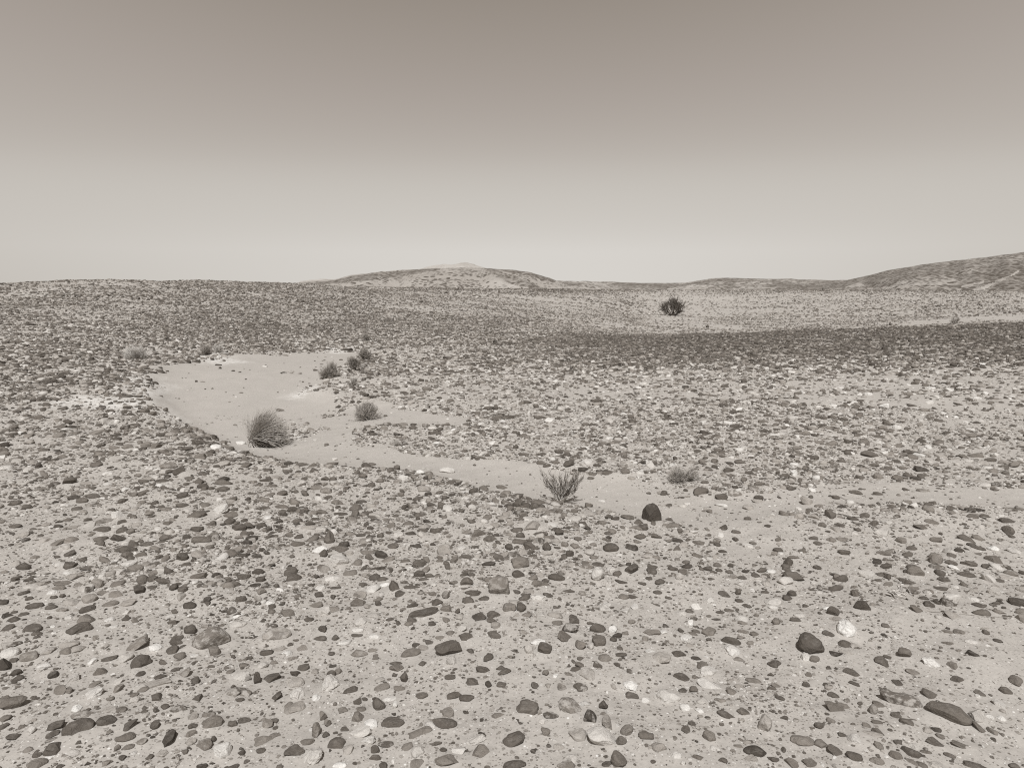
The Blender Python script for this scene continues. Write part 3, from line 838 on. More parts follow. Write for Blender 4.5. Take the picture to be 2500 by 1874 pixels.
(0, 1000, 3.16, """
1300 440 130 52 0 M a|stone propped in a dark cluster|grey-brown slab propped on two dark stones in front of the channel bank
1385 480 95 72 -20 D a||dark wedge at the right of the propped slab's cluster
1315 482 80 42 0 D a
1845 920 110 58 -3 D b|dark jagged block|dark jagged block with a flat top, alone on sand
1725 570 140 58 -8 E r
745 430 90 50 8 E r
715 672 100 50 0 E r|dark twin behind|brown oval stone, the farther of two lying end to end
640 705 90 48 0 E r
535 555 100 78 -5 E a
120 725 95 58 0 E a
1555 1010 145 62 -8 E b|square brown ledge|square-ended brown ledge of stone
1408 1140 85 72 -10 D b
540 1185 100 78 -5 E b
460 1205 95 58 -5 P r
780 1000 110 58 -8 E r
770 1035 75 48 0 E r
1030 1040 80 58 -5 D r
1135 1045 100 58 12 E r
945 935 95 52 0 E r
800 930 140 62 -8 D r
690 900 120 58 5 P r
915 820 110 78 -10 P a|pale tent-shaped rock|pale tent-shaped rock among dark ones
945 872 80 42 0 D a
340 315 75 38 -5 E r
1125 275 90 58 5 M r
1205 285 80 66 -20 M a|grey stone of the pair on the slope|grey pointed stone, the right one of a touching pair behind the front bank
985 290 90 48 -5 M r
890 298 95 38 0 M r
1545 365 85 58 0 M r
1630 330 60 42 0 D r
1723 420 110 52 5 G r
1895 435 90 42 10 E r
1525 262 85 52 -10 D r
1403 272 75 38 5 D r
1435 170 60 46 0 M r
1515 820 150 66 12 E a
1700 780 140 80 25 P w|pale ribbed tilted rock|pale ribbed rock tilted up to the right beside a rounder grey one
1780 815 110 62 -5 M r
1300 880 95 38 -12 E a
450 1035 110 42 15 M f
545 1005 105 52 0 M r
350 1012 95 48 0 G r
540 1118 85 42 22 D f
2055 550 100 24 0 D f
2180 650 80 48 10 E r
1090 1125 95 42 0 E r
1795 335 70 33 0 W r
1855 262 90 42 0 W r||white flat stone just left of the big leaning grass tuft
1665 290 85 48 -5 W r
820 860 160 28 -2 M f
120 905 95 42 -8 E r
1285 995 110 48 -3 E r
100 140 70 38 0 E r
475 135 80 38 0 E r
"""),
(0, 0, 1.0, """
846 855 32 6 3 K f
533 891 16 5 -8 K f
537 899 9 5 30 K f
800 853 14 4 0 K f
372 1010 20 12 10 E r
404 1000 12 10 0 E a
"""),  # blackish flat entries: added slabs that paint the shaded hollows of the far bank
(1850, 1100, 3.403, """
605 540 90 82 0 E r|brown tombstone|brown rounded tombstone-like stone behind a patch of sand at right
345 550 75 62 0 G r
405 425 100 78 0 G r|pale boulder with dry twigs|pale rounded boulder with dry twigs at its left side
715 850 100 58 -3 D b|dark barrel on sand|dark barrel-like block on the sand at right
1735 735 160 72 -15 E a|brown slab with black edge|brown slab with a black shadowed left edge
2080 660 95 72 -10 E a||brown cubic stone at the right edge beyond the black-edged slab
1960 915 150 92 -20 E a|ridged two-tone rock|ridged brown rock pale on top and dark in front, near the right edge
1760 945 118 58 -5 E r
1480 905 110 105 0 M w|knobbly grey stump|knobbly grey-brown stump-shaped rock
1605 935 95 52 0 E a
1610 875 80 46 5 E r
1045 860 115 42 0 E r
1280 815 85 42 0 E r
1240 865 90 55 15 E r
1355 640 125 55 -20 E a
1445 597 110 48 -5 M r
1417 490 95 60 -10 M r
1378 335 115 36 -5 M r||flat grey-brown lens of stone alone on the right part of the channel
1360 165 130 52 -5 K r|dark two-part stone|blackish two-part stone on the far bank of the channel at right
1253 213 90 33 -8 D b
1930 80 95 46 5 E r
2055 110 105 50 -5 G r
2130 125 80 62 0 M r
1955 175 80 52 0 M r
1815 50 110 55 10 M r
935 40 150 66 -10 E a
300 190 60 58 0 W r||white upright egg-shaped stone by the far bank of the channel
305 120 70 38 0 W r
295 890 100 33 -3 E r
460 730 75 40 15 D r
535 620 70 55 0 E r
890 545 80 58 20 E r
790 570 100 38 -10 D r
813 352 110 38 -5 E r
965 125 85 38 0 E r
695 90 80 36 0 E r
1636 975 105 42 -10 W r
1770 205 70 55 0 G t
1835 812 110 26 0 D f
2140 840 150 52 -20 P a
1480 745 100 52 0 M r
612 745 85 46 0 M r
1955 820 90 46 0 W r
"""),
]
# outlines of a few landmark stones, as points in their block's pixels
OUTLINE = {
"tall blackish boulder": (1170,600,1180,540,1213,492,1268,475,1310,500,1340,560,1350,615,1345,650,1285,648,1215,640,1172,618),
"great dark boulder": (247,668,265,602,300,578,340,582,392,606,430,614,432,650,448,682,445,745,400,748,345,738,250,716),
"dark winged slab": (1440,690,1490,668,1530,650,1600,636,1650,660,1678,750,1600,745,1550,738,1500,757,1468,722),
"big humped boulder": (1562,640,1590,590,1650,560,1730,528,1790,560,1840,610,1862,660,1800,672,1750,668,1690,680,1630,700,1580,672),
"big square-shouldered boulder": (1878,195,1890,140,1925,125,2000,120,2040,128,2052,200,2060,270,2010,278,1960,262,1900,270,1888,230),
"largest flat boulder": (1297,1210,1330,1172,1400,1165,1470,1158,1545,1170,1590,1215,1630,1240,1622,1275,1540,1287,1450,1284,1390,1262,1330,1240),
"long saddle-backed slab": (905,1075,940,1066,1000,1078,1060,1080,1130,1070,1200,1080,1235,1120,1250,1165,1180,1150,1100,1135,1010,1150,920,1110),
"dark anvil stone": (402,550,420,490,440,440,500,470,550,480,530,510,538,560,515,576,440,568),
"largest pale slab": (600,1370,660,1340,730,1335,780,1375,850,1460,845,1490,780,1500,700,1495,660,1460,615,1410),
"fan-shaped stone": (1055,735,1065,705,1100,693,1145,705,1160,735,1140,760,1110,778,1095,778),
"dark pyramid": (702,362,725,322,770,308,800,318,852,375,780,376,710,372),
"brown sloping slab": (130,98,150,72,240,74,262,90,312,150,240,150,180,132),
"fin-shaped boulder": (803,1600,820,1558,840,1552,880,1575,930,1620,955,1665,880,1665,815,1660),
"dark hat-brim slab": (1690,642,1735,602,1790,602,1830,615,1858,650,1800,662,1740,660),
"brown kite-shaped slab": (5,1132,60,1092,180,1100,210,1125,180,1160,150,1182,60,1165),
"tapering brown slab": (1425,1262,1500,1248,1600,1285,1628,1310,1610,1345,1560,1340,1470,1310,1440,1290),
}
# ---------------------------------------------------------------- materials (every colour is the warm grey of the place)
def sepia(v):
    """linear warm grey of lightness v"""
    t = min(max(v, 0), 1) ** 0.5
    return (v, v * (0.80 + 0.207 * t), v * (0.62 + 0.377 * t), 1)
def sep_arr(v):
    v = np.asarray(v, float); t = np.clip(v, 0, 1) ** 0.5
    return np.stack([v, v * (0.80 + 0.207 * t), v * (0.62 + 0.377 * t), np.ones_like(v)], -1)
def new_mat(name):
    m = bpy.data.materials.new(name); m.use_nodes = True; n = m.node_tree; n.nodes.clear()
    o = n.nodes.new("ShaderNodeOutputMaterial"); b = n.nodes.new("ShaderNodeBsdfPrincipled")
    b.inputs['Roughness'].default_value = 0.9; b.inputs['Specular IOR Level'].default_value = 0.2
    n.links.new(b.outputs[0], o.inputs[0]); return m, n, b
def N(n, t, **kw):
    x = n.nodes.new("ShaderNode" + t)
    for k, v in kw.items(): setattr(x, k, v)
    return x
def math_(n, op, a, b=None, c=None, clamp=False):
    x = N(n, "Math", operation=op, use_clamp=clamp)
    for i, q in enumerate((a, b, c)):
        if q is None: continue
        if isinstance(q, (int, float)): x.inputs[i].default_value = q
        else: n.links.new(q, x.inputs[i])
    return x.outputs[0]
def mixc(n, f, a, b):
    x = N(n, "Mix", data_type='RGBA')
    for s, q in ((0, f), (6, a), (7, b)):
        if isinstance(q, (int, float)): x.inputs[s].default_value = q
        elif isinstance(q, tuple): x.inputs[s].default_value = q
        else: n.links.new(q, x.inputs[s])
    return x.outputs[2]
def ramp_(n, f, lo, hi, a=0.0, b=1.0):
    x = N(n, "MapRange"); x.interpolation_type = 'SMOOTHSTEP'
    n.links.new(f, x.inputs[0]); x.inputs[1].default_value = lo; x.inputs[2].default_value = hi; x.inputs[3].default_value = a; x.inputs[4].default_value = b
    return x.outputs[0]
def tex_noise(n, vec, scale, det=4, rough=0.55):
    x = N(n, "TexNoise"); x.inputs['Scale'].default_value = scale; x.inputs['Detail'].default_value = det; x.inputs['Roughness'].default_value = rough
    n.links.new(vec, x.inputs['Vector']); return x.outputs[0]
def tex_vor(n, vec, scale, rnd=1.0):
    x = N(n, "TexVoronoi"); x.inputs['Scale'].default_value = scale; x.inputs['Randomness'].default_value = rnd
    n.links.new(vec, x.inputs['Vector']); return x

def stone_material():
    m, n, b = new_mat("stone")
    at = N(n, "Attribute", attribute_name="tint"); oi = N(n, "ObjectInfo"); tc = N(n, "TexCoord")
    off = N(n, "VectorMath", operation='SCALE'); off.inputs[0].default_value = (37.0, 91.0, 53.0); n.links.new(oi.outputs['Random'], off.inputs['Scale'])
    ad = N(n, "VectorMath", operation='ADD'); n.links.new(tc.outputs['Object'], ad.inputs[0]); n.links.new(off.outputs[0], ad.inputs[1]); P = ad.outputs[0]
    big = tex_noise(n, P, 14, 5, 0.6); fine = tex_noise(n, P, 130, 4, 0.7); blot = tex_noise(n, P, 30, 6, 0.62)
    grit = tex_vor(n, P, 210)
    k = math_(n, 'ADD', math_(n, 'MULTIPLY', big, 0.75), 0.62); k = math_(n, 'MULTIPLY', k, math_(n, 'ADD', math_(n, 'MULTIPLY', fine, 0.55), 0.73))
    c1 = N(n, "VectorMath", operation='SCALE'); n.links.new(at.outputs['Color'], c1.inputs[0]); n.links.new(k, c1.inputs['Scale'])
    # mottling: lichen-like pale and dark blots where the stone has them
    mot = ramp_(n, blot, 0.47, 0.60); mot = math_(n, 'MULTIPLY', mot, at.outputs['Alpha'])
    c2 = mixc(n, math_(n, 'MULTIPLY', mot, 0.75), c1.outputs[0], sepia(0.46))
    drk = math_(n, 'MULTIPLY', ramp_(n, big, 0.56, 0.66), at.outputs['Alpha'])
    c3 = mixc(n, math_(n, 'MULTIPLY', drk, 0.65), c2, sepia(0.11))
    # desert dust lying on faces that look up
    geo = N(n, "NewGeometry"); sx = N(n, "SeparateXYZ"); n.links.new(geo.outputs['Normal'], sx.inputs[0])
    dust = math_(n, 'MULTIPLY', ramp_(n, sx.outputs[2], 0.55, 1.0), ramp_(n, tex_noise(n, P, 45, 5, 0.7), 0.42, 0.70)); dust = math_(n, 'MULTIPLY', dust, 0.22)
    c4 = mixc(n, dust, c3, sepia(0.40))
    gm = ramp_(n, grit.outputs['Distance'], 0.05, 0.5, 0.88, 1.05)
    c5 = N(n, "VectorMath", operation='SCALE'); n.links.new(c4, c5.inputs[0]); n.links.new(gm, c5.inputs['Scale'])
    n.links.new(c5.outputs[0], b.inputs['Base Color'])
    b.inputs['Roughness'].default_value = 0.82; b.inputs['Specular IOR Level'].default_value = 0.3
    bp = N(n, "Bump"); bp.inputs['Strength'].default_value = 0.8; bp.inputs['Distance'].default_value = 0.010
    hsum = math_(n, 'ADD', math_(n, 'MULTIPLY', blot, 1.2), math_(n, 'MULTIPLY', fine, 0.6)); n.links.new(hsum, bp.inputs['Height']); n.links.new(bp.outputs[0], b.inputs['Normal'])
    return m
def ground_material():
    m, n, b = new_mat("sandy_ground")
    tc = N(n, "TexCoord"); P = tc.outputs['Object']
    sand = N(n, "Attribute", attribute_name="sand").outputs['Fac']; crust = N(n, "Attribute", attribute_name="crust").outputs['Fac']
    far = N(n, "Attribute", attribute_name="far").outputs['Fac']; dk = N(n, "Attribute", attribute_name="stony").outputs['Fac']
    big = tex_noise(n, P, 0.45, 5, 0.55); mid = tex_noise(n, P, 3.2, 5, 0.6); fine = tex_noise(n, P, 60, 5, 0.75)
    v = math_(n, 'ADD', math_(n, 'MULTIPLY', big, 0.14), math_(n, 'MULTIPLY', mid, 0.20)); v = math_(n, 'ADD', v, math_(n, 'MULTIPLY', fine, 0.60)); v = math_(n, 'ADD', v, 0.53)
    c0 = N(n, "VectorMath", operation='SCALE'); c0.inputs[0].default_value = sepia(SAND)[:3]; n.links.new(v, c0.inputs['Scale'])
    cr = math_(n, 'MULTIPLY', crust, ramp_(n, tex_noise(n, P, 9.0, 6, 0.8), 0.42, 0.50))
    c1 = mixc(n, math_(n, 'MULTIPLY', cr, 0.95), c0.outputs[0], sepia(0.66))
    # grit: grains and chips too small to model, dark and bright
    def chips(scale, lo, hi, share, seedoff):
        mp = N(n, "Mapping"); mp.inputs['Location'].default_value = (seedoff, seedoff * 1.7, 0); n.links.new(P, mp.inputs['Vector'])
        vo = tex_vor(n, mp.outputs[0], scale); sp = N(n, "SeparateColor"); n.links.new(vo.outputs['Color'], sp.inputs[0])
        pick = math_(n, 'LESS_THAN', sp.outputs[0], share)
        return math_(n, 'MULTIPLY', ramp_(n, vo.outputs['Distance'], lo, hi, 1.0, 0.0), pick), sp
    near = math_(n, 'SUBTRACT', 1.0, far)
    d1, s1 = chips(95, 0.26, 0.36, 0.34, 3.1); d2, s2 = chips(42, 0.22, 0.34, 0.20, 8.7); w1, _ = chips(85, 0.20, 0.30, 0.10, 15.3); w2, _ = chips(36, 0.14, 0.2, 0.05, 23.9)
    stony_k = math_(n, 'SUBTRACT', 1.0, math_(n, 'MULTIPLY', sand, 0.75))
    c2 = mixc(n, math_(n, 'MULTIPLY', math_(n, 'MULTIPLY', d1, stony_k), 0.55), c1, sepia(0.20))
    c3 = mixc(n, math_(n, 'MULTIPLY', math_(n, 'MULTIPLY', d2, stony_k), 0.70), c2, sepia(0.17))
    c4 = mixc(n, math_(n, 'MULTIPLY', w1, 0.75), c3, sepia(0.74)); c5 = mixc(n, math_(n, 'MULTIPLY', w2, 0.85), c4, sepia(0.8))
    # far ground: the stones between the modelled ones
    f1, _ = chips(9.0, 0.22, 0.42, 0.55, 5.0); f2, _ = chips(5.0, 0.25, 0.45, 0.36, 9.0)
    patch = ramp_(n, tex_noise(n, P, 0.09, 5, 0.6), 0.35, 0.62, 0.55, 1.0)
    fk = math_(n, 'MULTIPLY', math_(n, 'MULTIPLY', far, dk), patch)
    c6 = mixc(n, math_(n, 'MULTIPLY', math_(n, 'MULTIPLY', f1, fk), 0.85, clamp=True), c5, sepia(0.15)); c7 = mixc(n, math_(n, 'MULTIPLY', math_(n, 'MULTIPLY', f2, fk), 0.8, clamp=True), c6, sepia(0.13))
    n.links.new(c7, b.inputs['Base Color']); b.inputs['Roughness'].default_value = 0.97; b.inputs['Specular IOR Level'].default_value = 0.08
    bp = N(n, "Bump"); bp.inputs['Strength'].default_value = 0.5; bp.inputs['Distance'].default_value = 0.004
    hh = math_(n, 'ADD', fine, math_(n, 'MULTIPLY', math_(n, 'ADD', d1, d2), 0.8)); n.links.new(hh, bp.inputs['Height']); n.links.new(bp.outputs[0], b.inputs['Normal'])
    return m
SAND = 0.455
def hill_material(name, pale, speck, dark, scale):
    m, n, b = new_mat(name); tc = N(n, "TexCoord"); P = tc.outputs['Object']
    dk = N(n, "Attribute", attribute_name="stony").outputs['Fac']
    base = mixc(n, ramp_(n, tex_noise(n, P, 0.05, 5, 0.6), 0.35, 0.65), sepia(pale), sepia(pale * 0.85))
    c = base
    for sc, th, col in ((scale, 0.5, dark), (scale * 0.55, 0.42, dark * 0.9)):
        vo = tex_vor(n, P, sc); sp = N(n, "SeparateColor"); n.links.new(vo.outputs['Color'], sp.inputs[0])
        lim = math_(n, 'MULTIPLY', dk, 1.1)
        pick = math_(n, 'LESS_THAN', sp.outputs[0], lim)
        f = math_(n, 'MULTIPLY', ramp_(n, vo.outputs['Distance'], th * 0.75, th * 1.1, 1.0, 0.0), pick)
        c = mixc(n, math_(n, 'MULTIPLY', f, speck), c, sepia(col))
    solid = ramp_(n, dk, 0.5, 0.85); c = mixc(n, math_(n, 'MULTIPLY', solid, 0.55), c, sepia(dark * 1.15))
    bare = ramp_(n, dk, 0.16, 0.04); c = mixc(n, math_(n, 'MULTIPLY', bare, 0.7), c, sepia(pale * 1.1))
    n.links.new(c, b.inputs['Base Color']); b.inputs['Roughness'].default_value = 0.97; b.inputs['Specular IOR Level'].default_value = 0.05
    bp = N(n, "Bump"); bp.inputs['Strength'].default_value = 0.8; bp.inputs['Distance'].default_value = 0.25
    n.links.new(tex_noise(n, P, 1.2, 5, 0.7), bp.inputs['Height']); n.links.new(bp.outputs[0], b.inputs['Normal'])
    return m

def mesh_from(name, V, F, mat, smooth=True, attrs=None, tint=None):
    """V (n,3), F (m,k) equal-sized faces"""
    me = bpy.data.meshes.new(name); V = np.ascontiguousarray(V, np.float32); F = np.ascontiguousarray(F, np.int32); k = F.shape[1]
    me.vertices.add(len(V)); me.vertices.foreach_set("co", V.ravel())
    me.loops.add(F.size); me.loops.foreach_set("vertex_index", F.ravel())
    me.polygons.add(len(F)); me.polygons.foreach_set("loop_start", np.arange(len(F), dtype=np.int32) * k)
    me.polygons.foreach_set("use_smooth", np.full(len(F), smooth) if isinstance(smooth, bool) else smooth)
    for nm, a in (attrs or {}).items():
        at = me.attributes.new(nm, 'FLOAT', 'POINT'); at.data.foreach_set("value", np.ascontiguousarray(a, np.float32))
    if tint is not None:
        at = me.attributes.new("tint", 'FLOAT_COLOR', 'POINT'); at.data.foreach_set("color", np.ascontiguousarray(tint, np.float32).ravel())
    me.materials.append(mat); me.update(calc_edges=True); return me
def link(name, me, parent=None, loc=None):
    o = bpy.data.objects.new(name, me); COL.objects.link(o)
    if parent is not None: o.parent = parent
    if loc is not None: o.location = loc
    return o
def tag(o, label=None, cat=None, group=None, kind=None):
    if label: o["label"] = label
    if cat: o["category"] = cat
    if group: o["group"] = group
    if kind: o["kind"] = kind
    return o
def grid_faces(na, nr, wrap=False):
    i, j = np.meshgrid(np.arange(na if wrap else na - 1), np.arange(nr - 1), indexing='ij'); i2 = (i + 1) % na
    return np.stack([i * nr + j, i * nr + j + 1, i2 * nr + j + 1, i2 * nr + j], -1).reshape(-1, 4)

M_STONE = stone_material(); M_GROUND = ground_material()

# how thickly stones lie (1 = as near the camera) and how dark they are, by place
def cover(P):
    u, v = to_px(np.concatenate([P, base_h(P[..., 0], P[..., 1])[..., None]], -1))
    r = np.hypot(P[..., 0], P[..., 1])
    n1 = fbm(P * 0.35, 3, 71); n2 = fbm(P * np.array([0.10, 0.05]), 3, 75)
    d = np.ones(u.shape) * 1.0; dark = np.zeros(u.shape)
    mound = sstep(1180, 1560, u + 60 * n1) * sstep(12, 19, r) * (1 - sstep(27, 31, r))
    d = d + 1.5 * mound; dark = dark + 0.6 * mound * sstep(10, 18, r) + 0.7 * mound * sstep(14, 22, r)
    mid = sstep(850, 1100, u) * sstep(6, 8, r) * (1 - sstep(13, 18, r)); dark = dark - 0.35 * mid; d = d * (1 - 0.12 * mid)
    pale = sstep(1280, 1700, u) * sstep(30, 34, r)
    d = d * (1 - 0.45 * pale); dark = dark - 0.05 * pale
    left = (1 - sstep(500, 900, u)) * sstep(7, 12, r)
    d = d + 0.5 * left; dark = dark + 0.15 * left
    band = (1 - sstep(1100, 1450, u)) * np.exp(-((v - 792) / 26.0) ** 2) * sstep(100, 400, u)
    d = d + 0.3 * band; dark = dark + 0.35 * band
    crest = (u > 1300) * np.exp(-((v - 708) / 7.0) ** 2); dark = dark + 0.5 * crest; d = d + 0.5 * crest
    dark = dark + 0.35 * sstep(22, 34, r) * (u < 1350)
    d = d * np.clip(1.0 + 0.55 * n1 + 0.3 * n2, 0.25, 2.6)
    d = d * (1 - 0.35 * sstep(1700, 2300, u) * (r < 6))
    dark = dark + 0.35 * n2
    sp = np.ones(u.shape)
    for pl, k in SPOTS: sp = sp * (1 - (1 - k) * soft(pl, P, 0.02 * np.median(r) if np.ndim(r) else 0.2))
    for pl in CRUST: d = d * np.where(inside(pl, P), 0.38, 1.0)
    d = d * sp
    isl = np.full(d.shape, 0.022)
    for pl, k in ISLANDS: isl = np.where(inside(pl, P + wob(P, 1.5, 0.25, 13)), k, isl)
    d = np.where(sandy(P), isl * np.clip(1 + 0.8 * n1, 0.2, 2), d)
    return d, dark

# ---------------------------------------------------------------- stone shapes
def ico(n):
    t = (1 + 5 ** 0.5) / 2
    V = [(-1,t,0),(1,t,0),(-1,-t,0),(1,-t,0),(0,-1,t),(0,1,t),(0,-1,-t),(0,1,-t),(t,0,-1),(t,0,1),(-t,0,-1),(-t,0,1)]
    F = [(0,11,5),(0,5,1),(0,1,7),(0,7,10),(0,10,11),(1,5,9),(5,11,4),(11,10,2),(10,7,6),(7,1,8),(3,9,4),(3,4,2),(3,2,6),(3,6,8),(3,8,9),(4,9,5),(2,4,11),(6,2,10),(8,6,7),(9,8,1)]
    V = [np.array(v) / np.linalg.norm(v) for v in V]
    for _ in range(n):
        mid = {}; G = []
        def m(a, b):
            k = (min(a, b), max(a, b))
            if k not in mid:
                p = V[a] + V[b]; V.append(p / np.linalg.norm(p)); mid[k] = len(V) - 1
            return mid[k]
        for a, b, c in F:
            x, y, z = m(a, b), m(b, c), m(c, a); G += [(a, x, z), (b, y, x), (c, z, y), (x, y, z)]
        F = G
    return np.array(V), np.array(F)
ICO = {n: ico(n) for n in (0, 1, 2, 3, 4)}
def rock(n, seed, kind):
    """unit stone filling -1..1 on each axis"""
    V0, F = ICO[n]; V = V0.copy(); rs = np.random.default_rng(seed)
    def cuts(V, k, lo, hi, soft=0.0, flat_z=False):
        for _ in range(k):
            nn = rs.normal(size=3)
            if flat_z: nn[2] *= 0.3
            nn /= np.linalg.norm(nn); d = rs.uniform(lo, hi)
            V = V - np.maximum(V @ nn - d, 0)[:, None] * nn * (1 - soft)
        return V
    hi = 1 if n >= 2 else 0.4
    if kind == 'r':
        V = cuts(V, 8, 0.60, 0.90, 0.06); V = V * (1 + 0.16 * fbm(V0 * 1.1 + seed, 2, seed) + 0.03 * hi * fbm(V0 * 3.5 + seed, 3, seed))[:, None]
        V[:, 0] += 0.22 * rs.uniform(-1, 1) * V[:, 2]
    elif kind == 'f':
        V = cuts(V, 4, 0.6, 0.85, 0.1, True); V[:, 2] = np.clip(V[:, 2], -0.6, 0.55) + 0.1 * V[:, 2]
        V = V * (1 + 0.14 * fbm(V0 * 1.3 + seed, 2, seed) + 0.03 * hi * fbm(V0 * 4 + seed, 3, seed))[:, None]
    elif kind == 'b':
        V = np.sign(V) * np.abs(V) ** 0.62; V = cuts(V, 3, 0.75, 0.98, 0.05)
        V = V * (1 + 0.09 * fbm(V0 * 1.4 + seed, 2, seed) + 0.035 * hi * fbm(V0 * 4 + seed, 3, seed))[:, None]
    elif kind == 't':
        V = cuts(V, 5, 0.5, 0.75, 0.05); s = 1 - 0.55 * (V[:, 2] + 1) / 2; V[:, 0] = V[:, 0] * s + 0.3 * rs.uniform(-1, 1) * V[:, 2]; V[:, 1] *= s
        V = V * (1 + 0.05 * fbm(V0 * 2 + seed, 2, seed) + 0.03 * hi * fbm(V0 * 5 + seed, 2, seed))[:, None]
    elif kind == 'w':
        V = cuts(V, 5, 0.6, 0.85, 0.15)
        V = V * (1 + 0.18 * fbm(V0 * 1.6 + seed, 2, seed) + 0.10 * hi * (np.abs(fbm(V0 * 2.9 + seed, 4, seed, 0.6)) - 0.3))[:, None]
    else:
        V = cuts(V, 10, 0.45, 0.80, 0.0); V = V * (1 + 0.10 * fbm(V0 * 1.2 + seed, 2, seed) + 0.035 * hi * fbm(V0 * 4.5 + seed, 3, seed))[:, None]
    lo, h = V.min(0), V.max(0); return (V - (lo + h) / 2) / ((h - lo) / 2), F
def outlined(n, seed, pts):
    """stone whose upright silhouette follows an outline given in -1..1 (x right, z up)"""
    V0, F = ICO[n]; pts = np.array(pts, float)
    ang = np.arctan2(V0[:, 2], V0[:, 0]); rr = np.hypot(V0[:, 0], V0[:, 2])
    A = np.arctan2(pts[:, 1], pts[:, 0]); dirs = np.stack([np.cos(ang), np.sin(ang)], -1); R = np.full(len(V0), 9.0)
    for i in range(len(pts)):
        p, q = pts[i - 1], pts[i]; e = q - p; den = dirs[:, 0] * e[1] - dirs[:, 1] * e[0]
        with np.errstate(divide='ignore', invalid='ignore'):
            t = (p[0] * e[1] - p[1] * e[0]) / den; s = (p[0] * dirs[:, 1] - p[1] * dirs[:, 0]) / den
        ok = (t > 0) & (s >= -1e-6) & (s <= 1 + 1e-6); R = np.where(ok & (t < R), t, R)
    R = np.where(R > 5, 1.0, R)
    # front face bulges with facets, the silhouette keeps the outline
    q = np.clip(rr, 0, 1) ** 0.85
    V = np.stack([np.cos(ang) * R * q, np.sign(V0[:, 1]) * np.sqrt(np.maximum(1 - rr ** 2.6, 0)) , np.sin(ang) * R * q], -1)
    rs = np.random.default_rng(seed)
    for _ in range(6):
        nn = rs.normal(size=3) * np.array([0.7, 1, 0.7]); nn /= np.linalg.norm(nn); d = rs.uniform(0.62, 0.85)
        if abs(nn[1]) < 0.45: continue
        V = V - np.maximum(V @ nn - d, 0)[:, None] * nn * 0.9
    V = V * (1 + 0.035 * fbm(V0 * 2.2 + seed, 3, seed) + 0.02 * fbm(V0 * 7 + seed, 2, seed))[:, None]
    return V, F

# ---------------------------------------------------------------- the stones one can tell apart
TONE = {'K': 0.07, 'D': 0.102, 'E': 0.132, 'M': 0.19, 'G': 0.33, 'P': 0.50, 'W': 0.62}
ROWS = []
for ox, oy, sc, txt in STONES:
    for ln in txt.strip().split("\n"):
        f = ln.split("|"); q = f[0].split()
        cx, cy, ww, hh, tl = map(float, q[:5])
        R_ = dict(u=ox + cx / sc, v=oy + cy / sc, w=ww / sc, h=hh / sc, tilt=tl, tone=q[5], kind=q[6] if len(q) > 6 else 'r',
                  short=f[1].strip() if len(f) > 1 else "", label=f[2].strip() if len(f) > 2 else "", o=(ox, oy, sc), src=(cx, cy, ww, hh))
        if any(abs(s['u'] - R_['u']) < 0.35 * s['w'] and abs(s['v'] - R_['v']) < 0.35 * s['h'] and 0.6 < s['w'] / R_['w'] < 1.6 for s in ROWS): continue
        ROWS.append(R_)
for s in ROWS: s['area'] = s['w'] * s['h']
order = sorted(range(len(ROWS)), key=lambda i: -ROWS[i]['area'] * (1.6 if ROWS[i]['label'] else 1))
SOLO = set(order[:300])

def place(rows):
    u = np.array([s['u'] for s in rows]); v = np.array([s['v'] for s in rows]); wpx = np.array([s['w'] for s in rows]); hpx = np.array([s['h'] for s in rows])
    az, k = px_dir(u, v); r = hit(u, np.minimum(v + hpx * 0.18, 1990), height)
    for _ in range(2):
        dist = np.sqrt(r ** 2 + EYE ** 2); th = np.arctan2(EYE, r)
        x = (u - 1250) / FPX; s = (937 - v) / FPX; stretch = np.sqrt(1 + x * x + s * s)      # perspective: pixels per radian grow off-axis
        a = 0.5 * wpx / FPX / stretch * dist; H = 0.5 * hpx / FPX / stretch * dist * 1.06
        kk = np.array([{'f': 0.34, 'r': 0.58, 'a': 0.56, 'b': 0.72, 't': 0.75, 'w': 0.62}[q['kind']] for q in rows])
        b = H / np.sqrt(np.sin(th) ** 2 + (kk * np.cos(th)) ** 2); b = np.clip(b, 0.5 * a, 1.15 * a)
        c2 = H ** 2 - (b * np.sin(th)) ** 2; c = np.sqrt(np.maximum(c2, 0)) / np.cos(th); small = c < 0.16 * a
        c = np.where(small, 0.16 * a, c); b = np.where(small, np.minimum(b, H / np.sin(th)), b)
        up = np.array([0.82 if q['short'] in OUTLINE else 0 for q in rows]); up = np.where(up > 0, up, np.clip(0.30 + 0.7 * (c / a - 0.55), 0.30, 0.75)) * c
        r = hit(u, np.minimum(v + up * np.cos(th) / dist * FPX * stretch, 1995), height)
    X = np.sin(az) * r; Y = np.cos(az) * r; Z = height(X, Y) + up
    return X, Y, Z, a, b, c, az
PX, PY, PZ, PA, PB, PC, PAZ = place(ROWS)
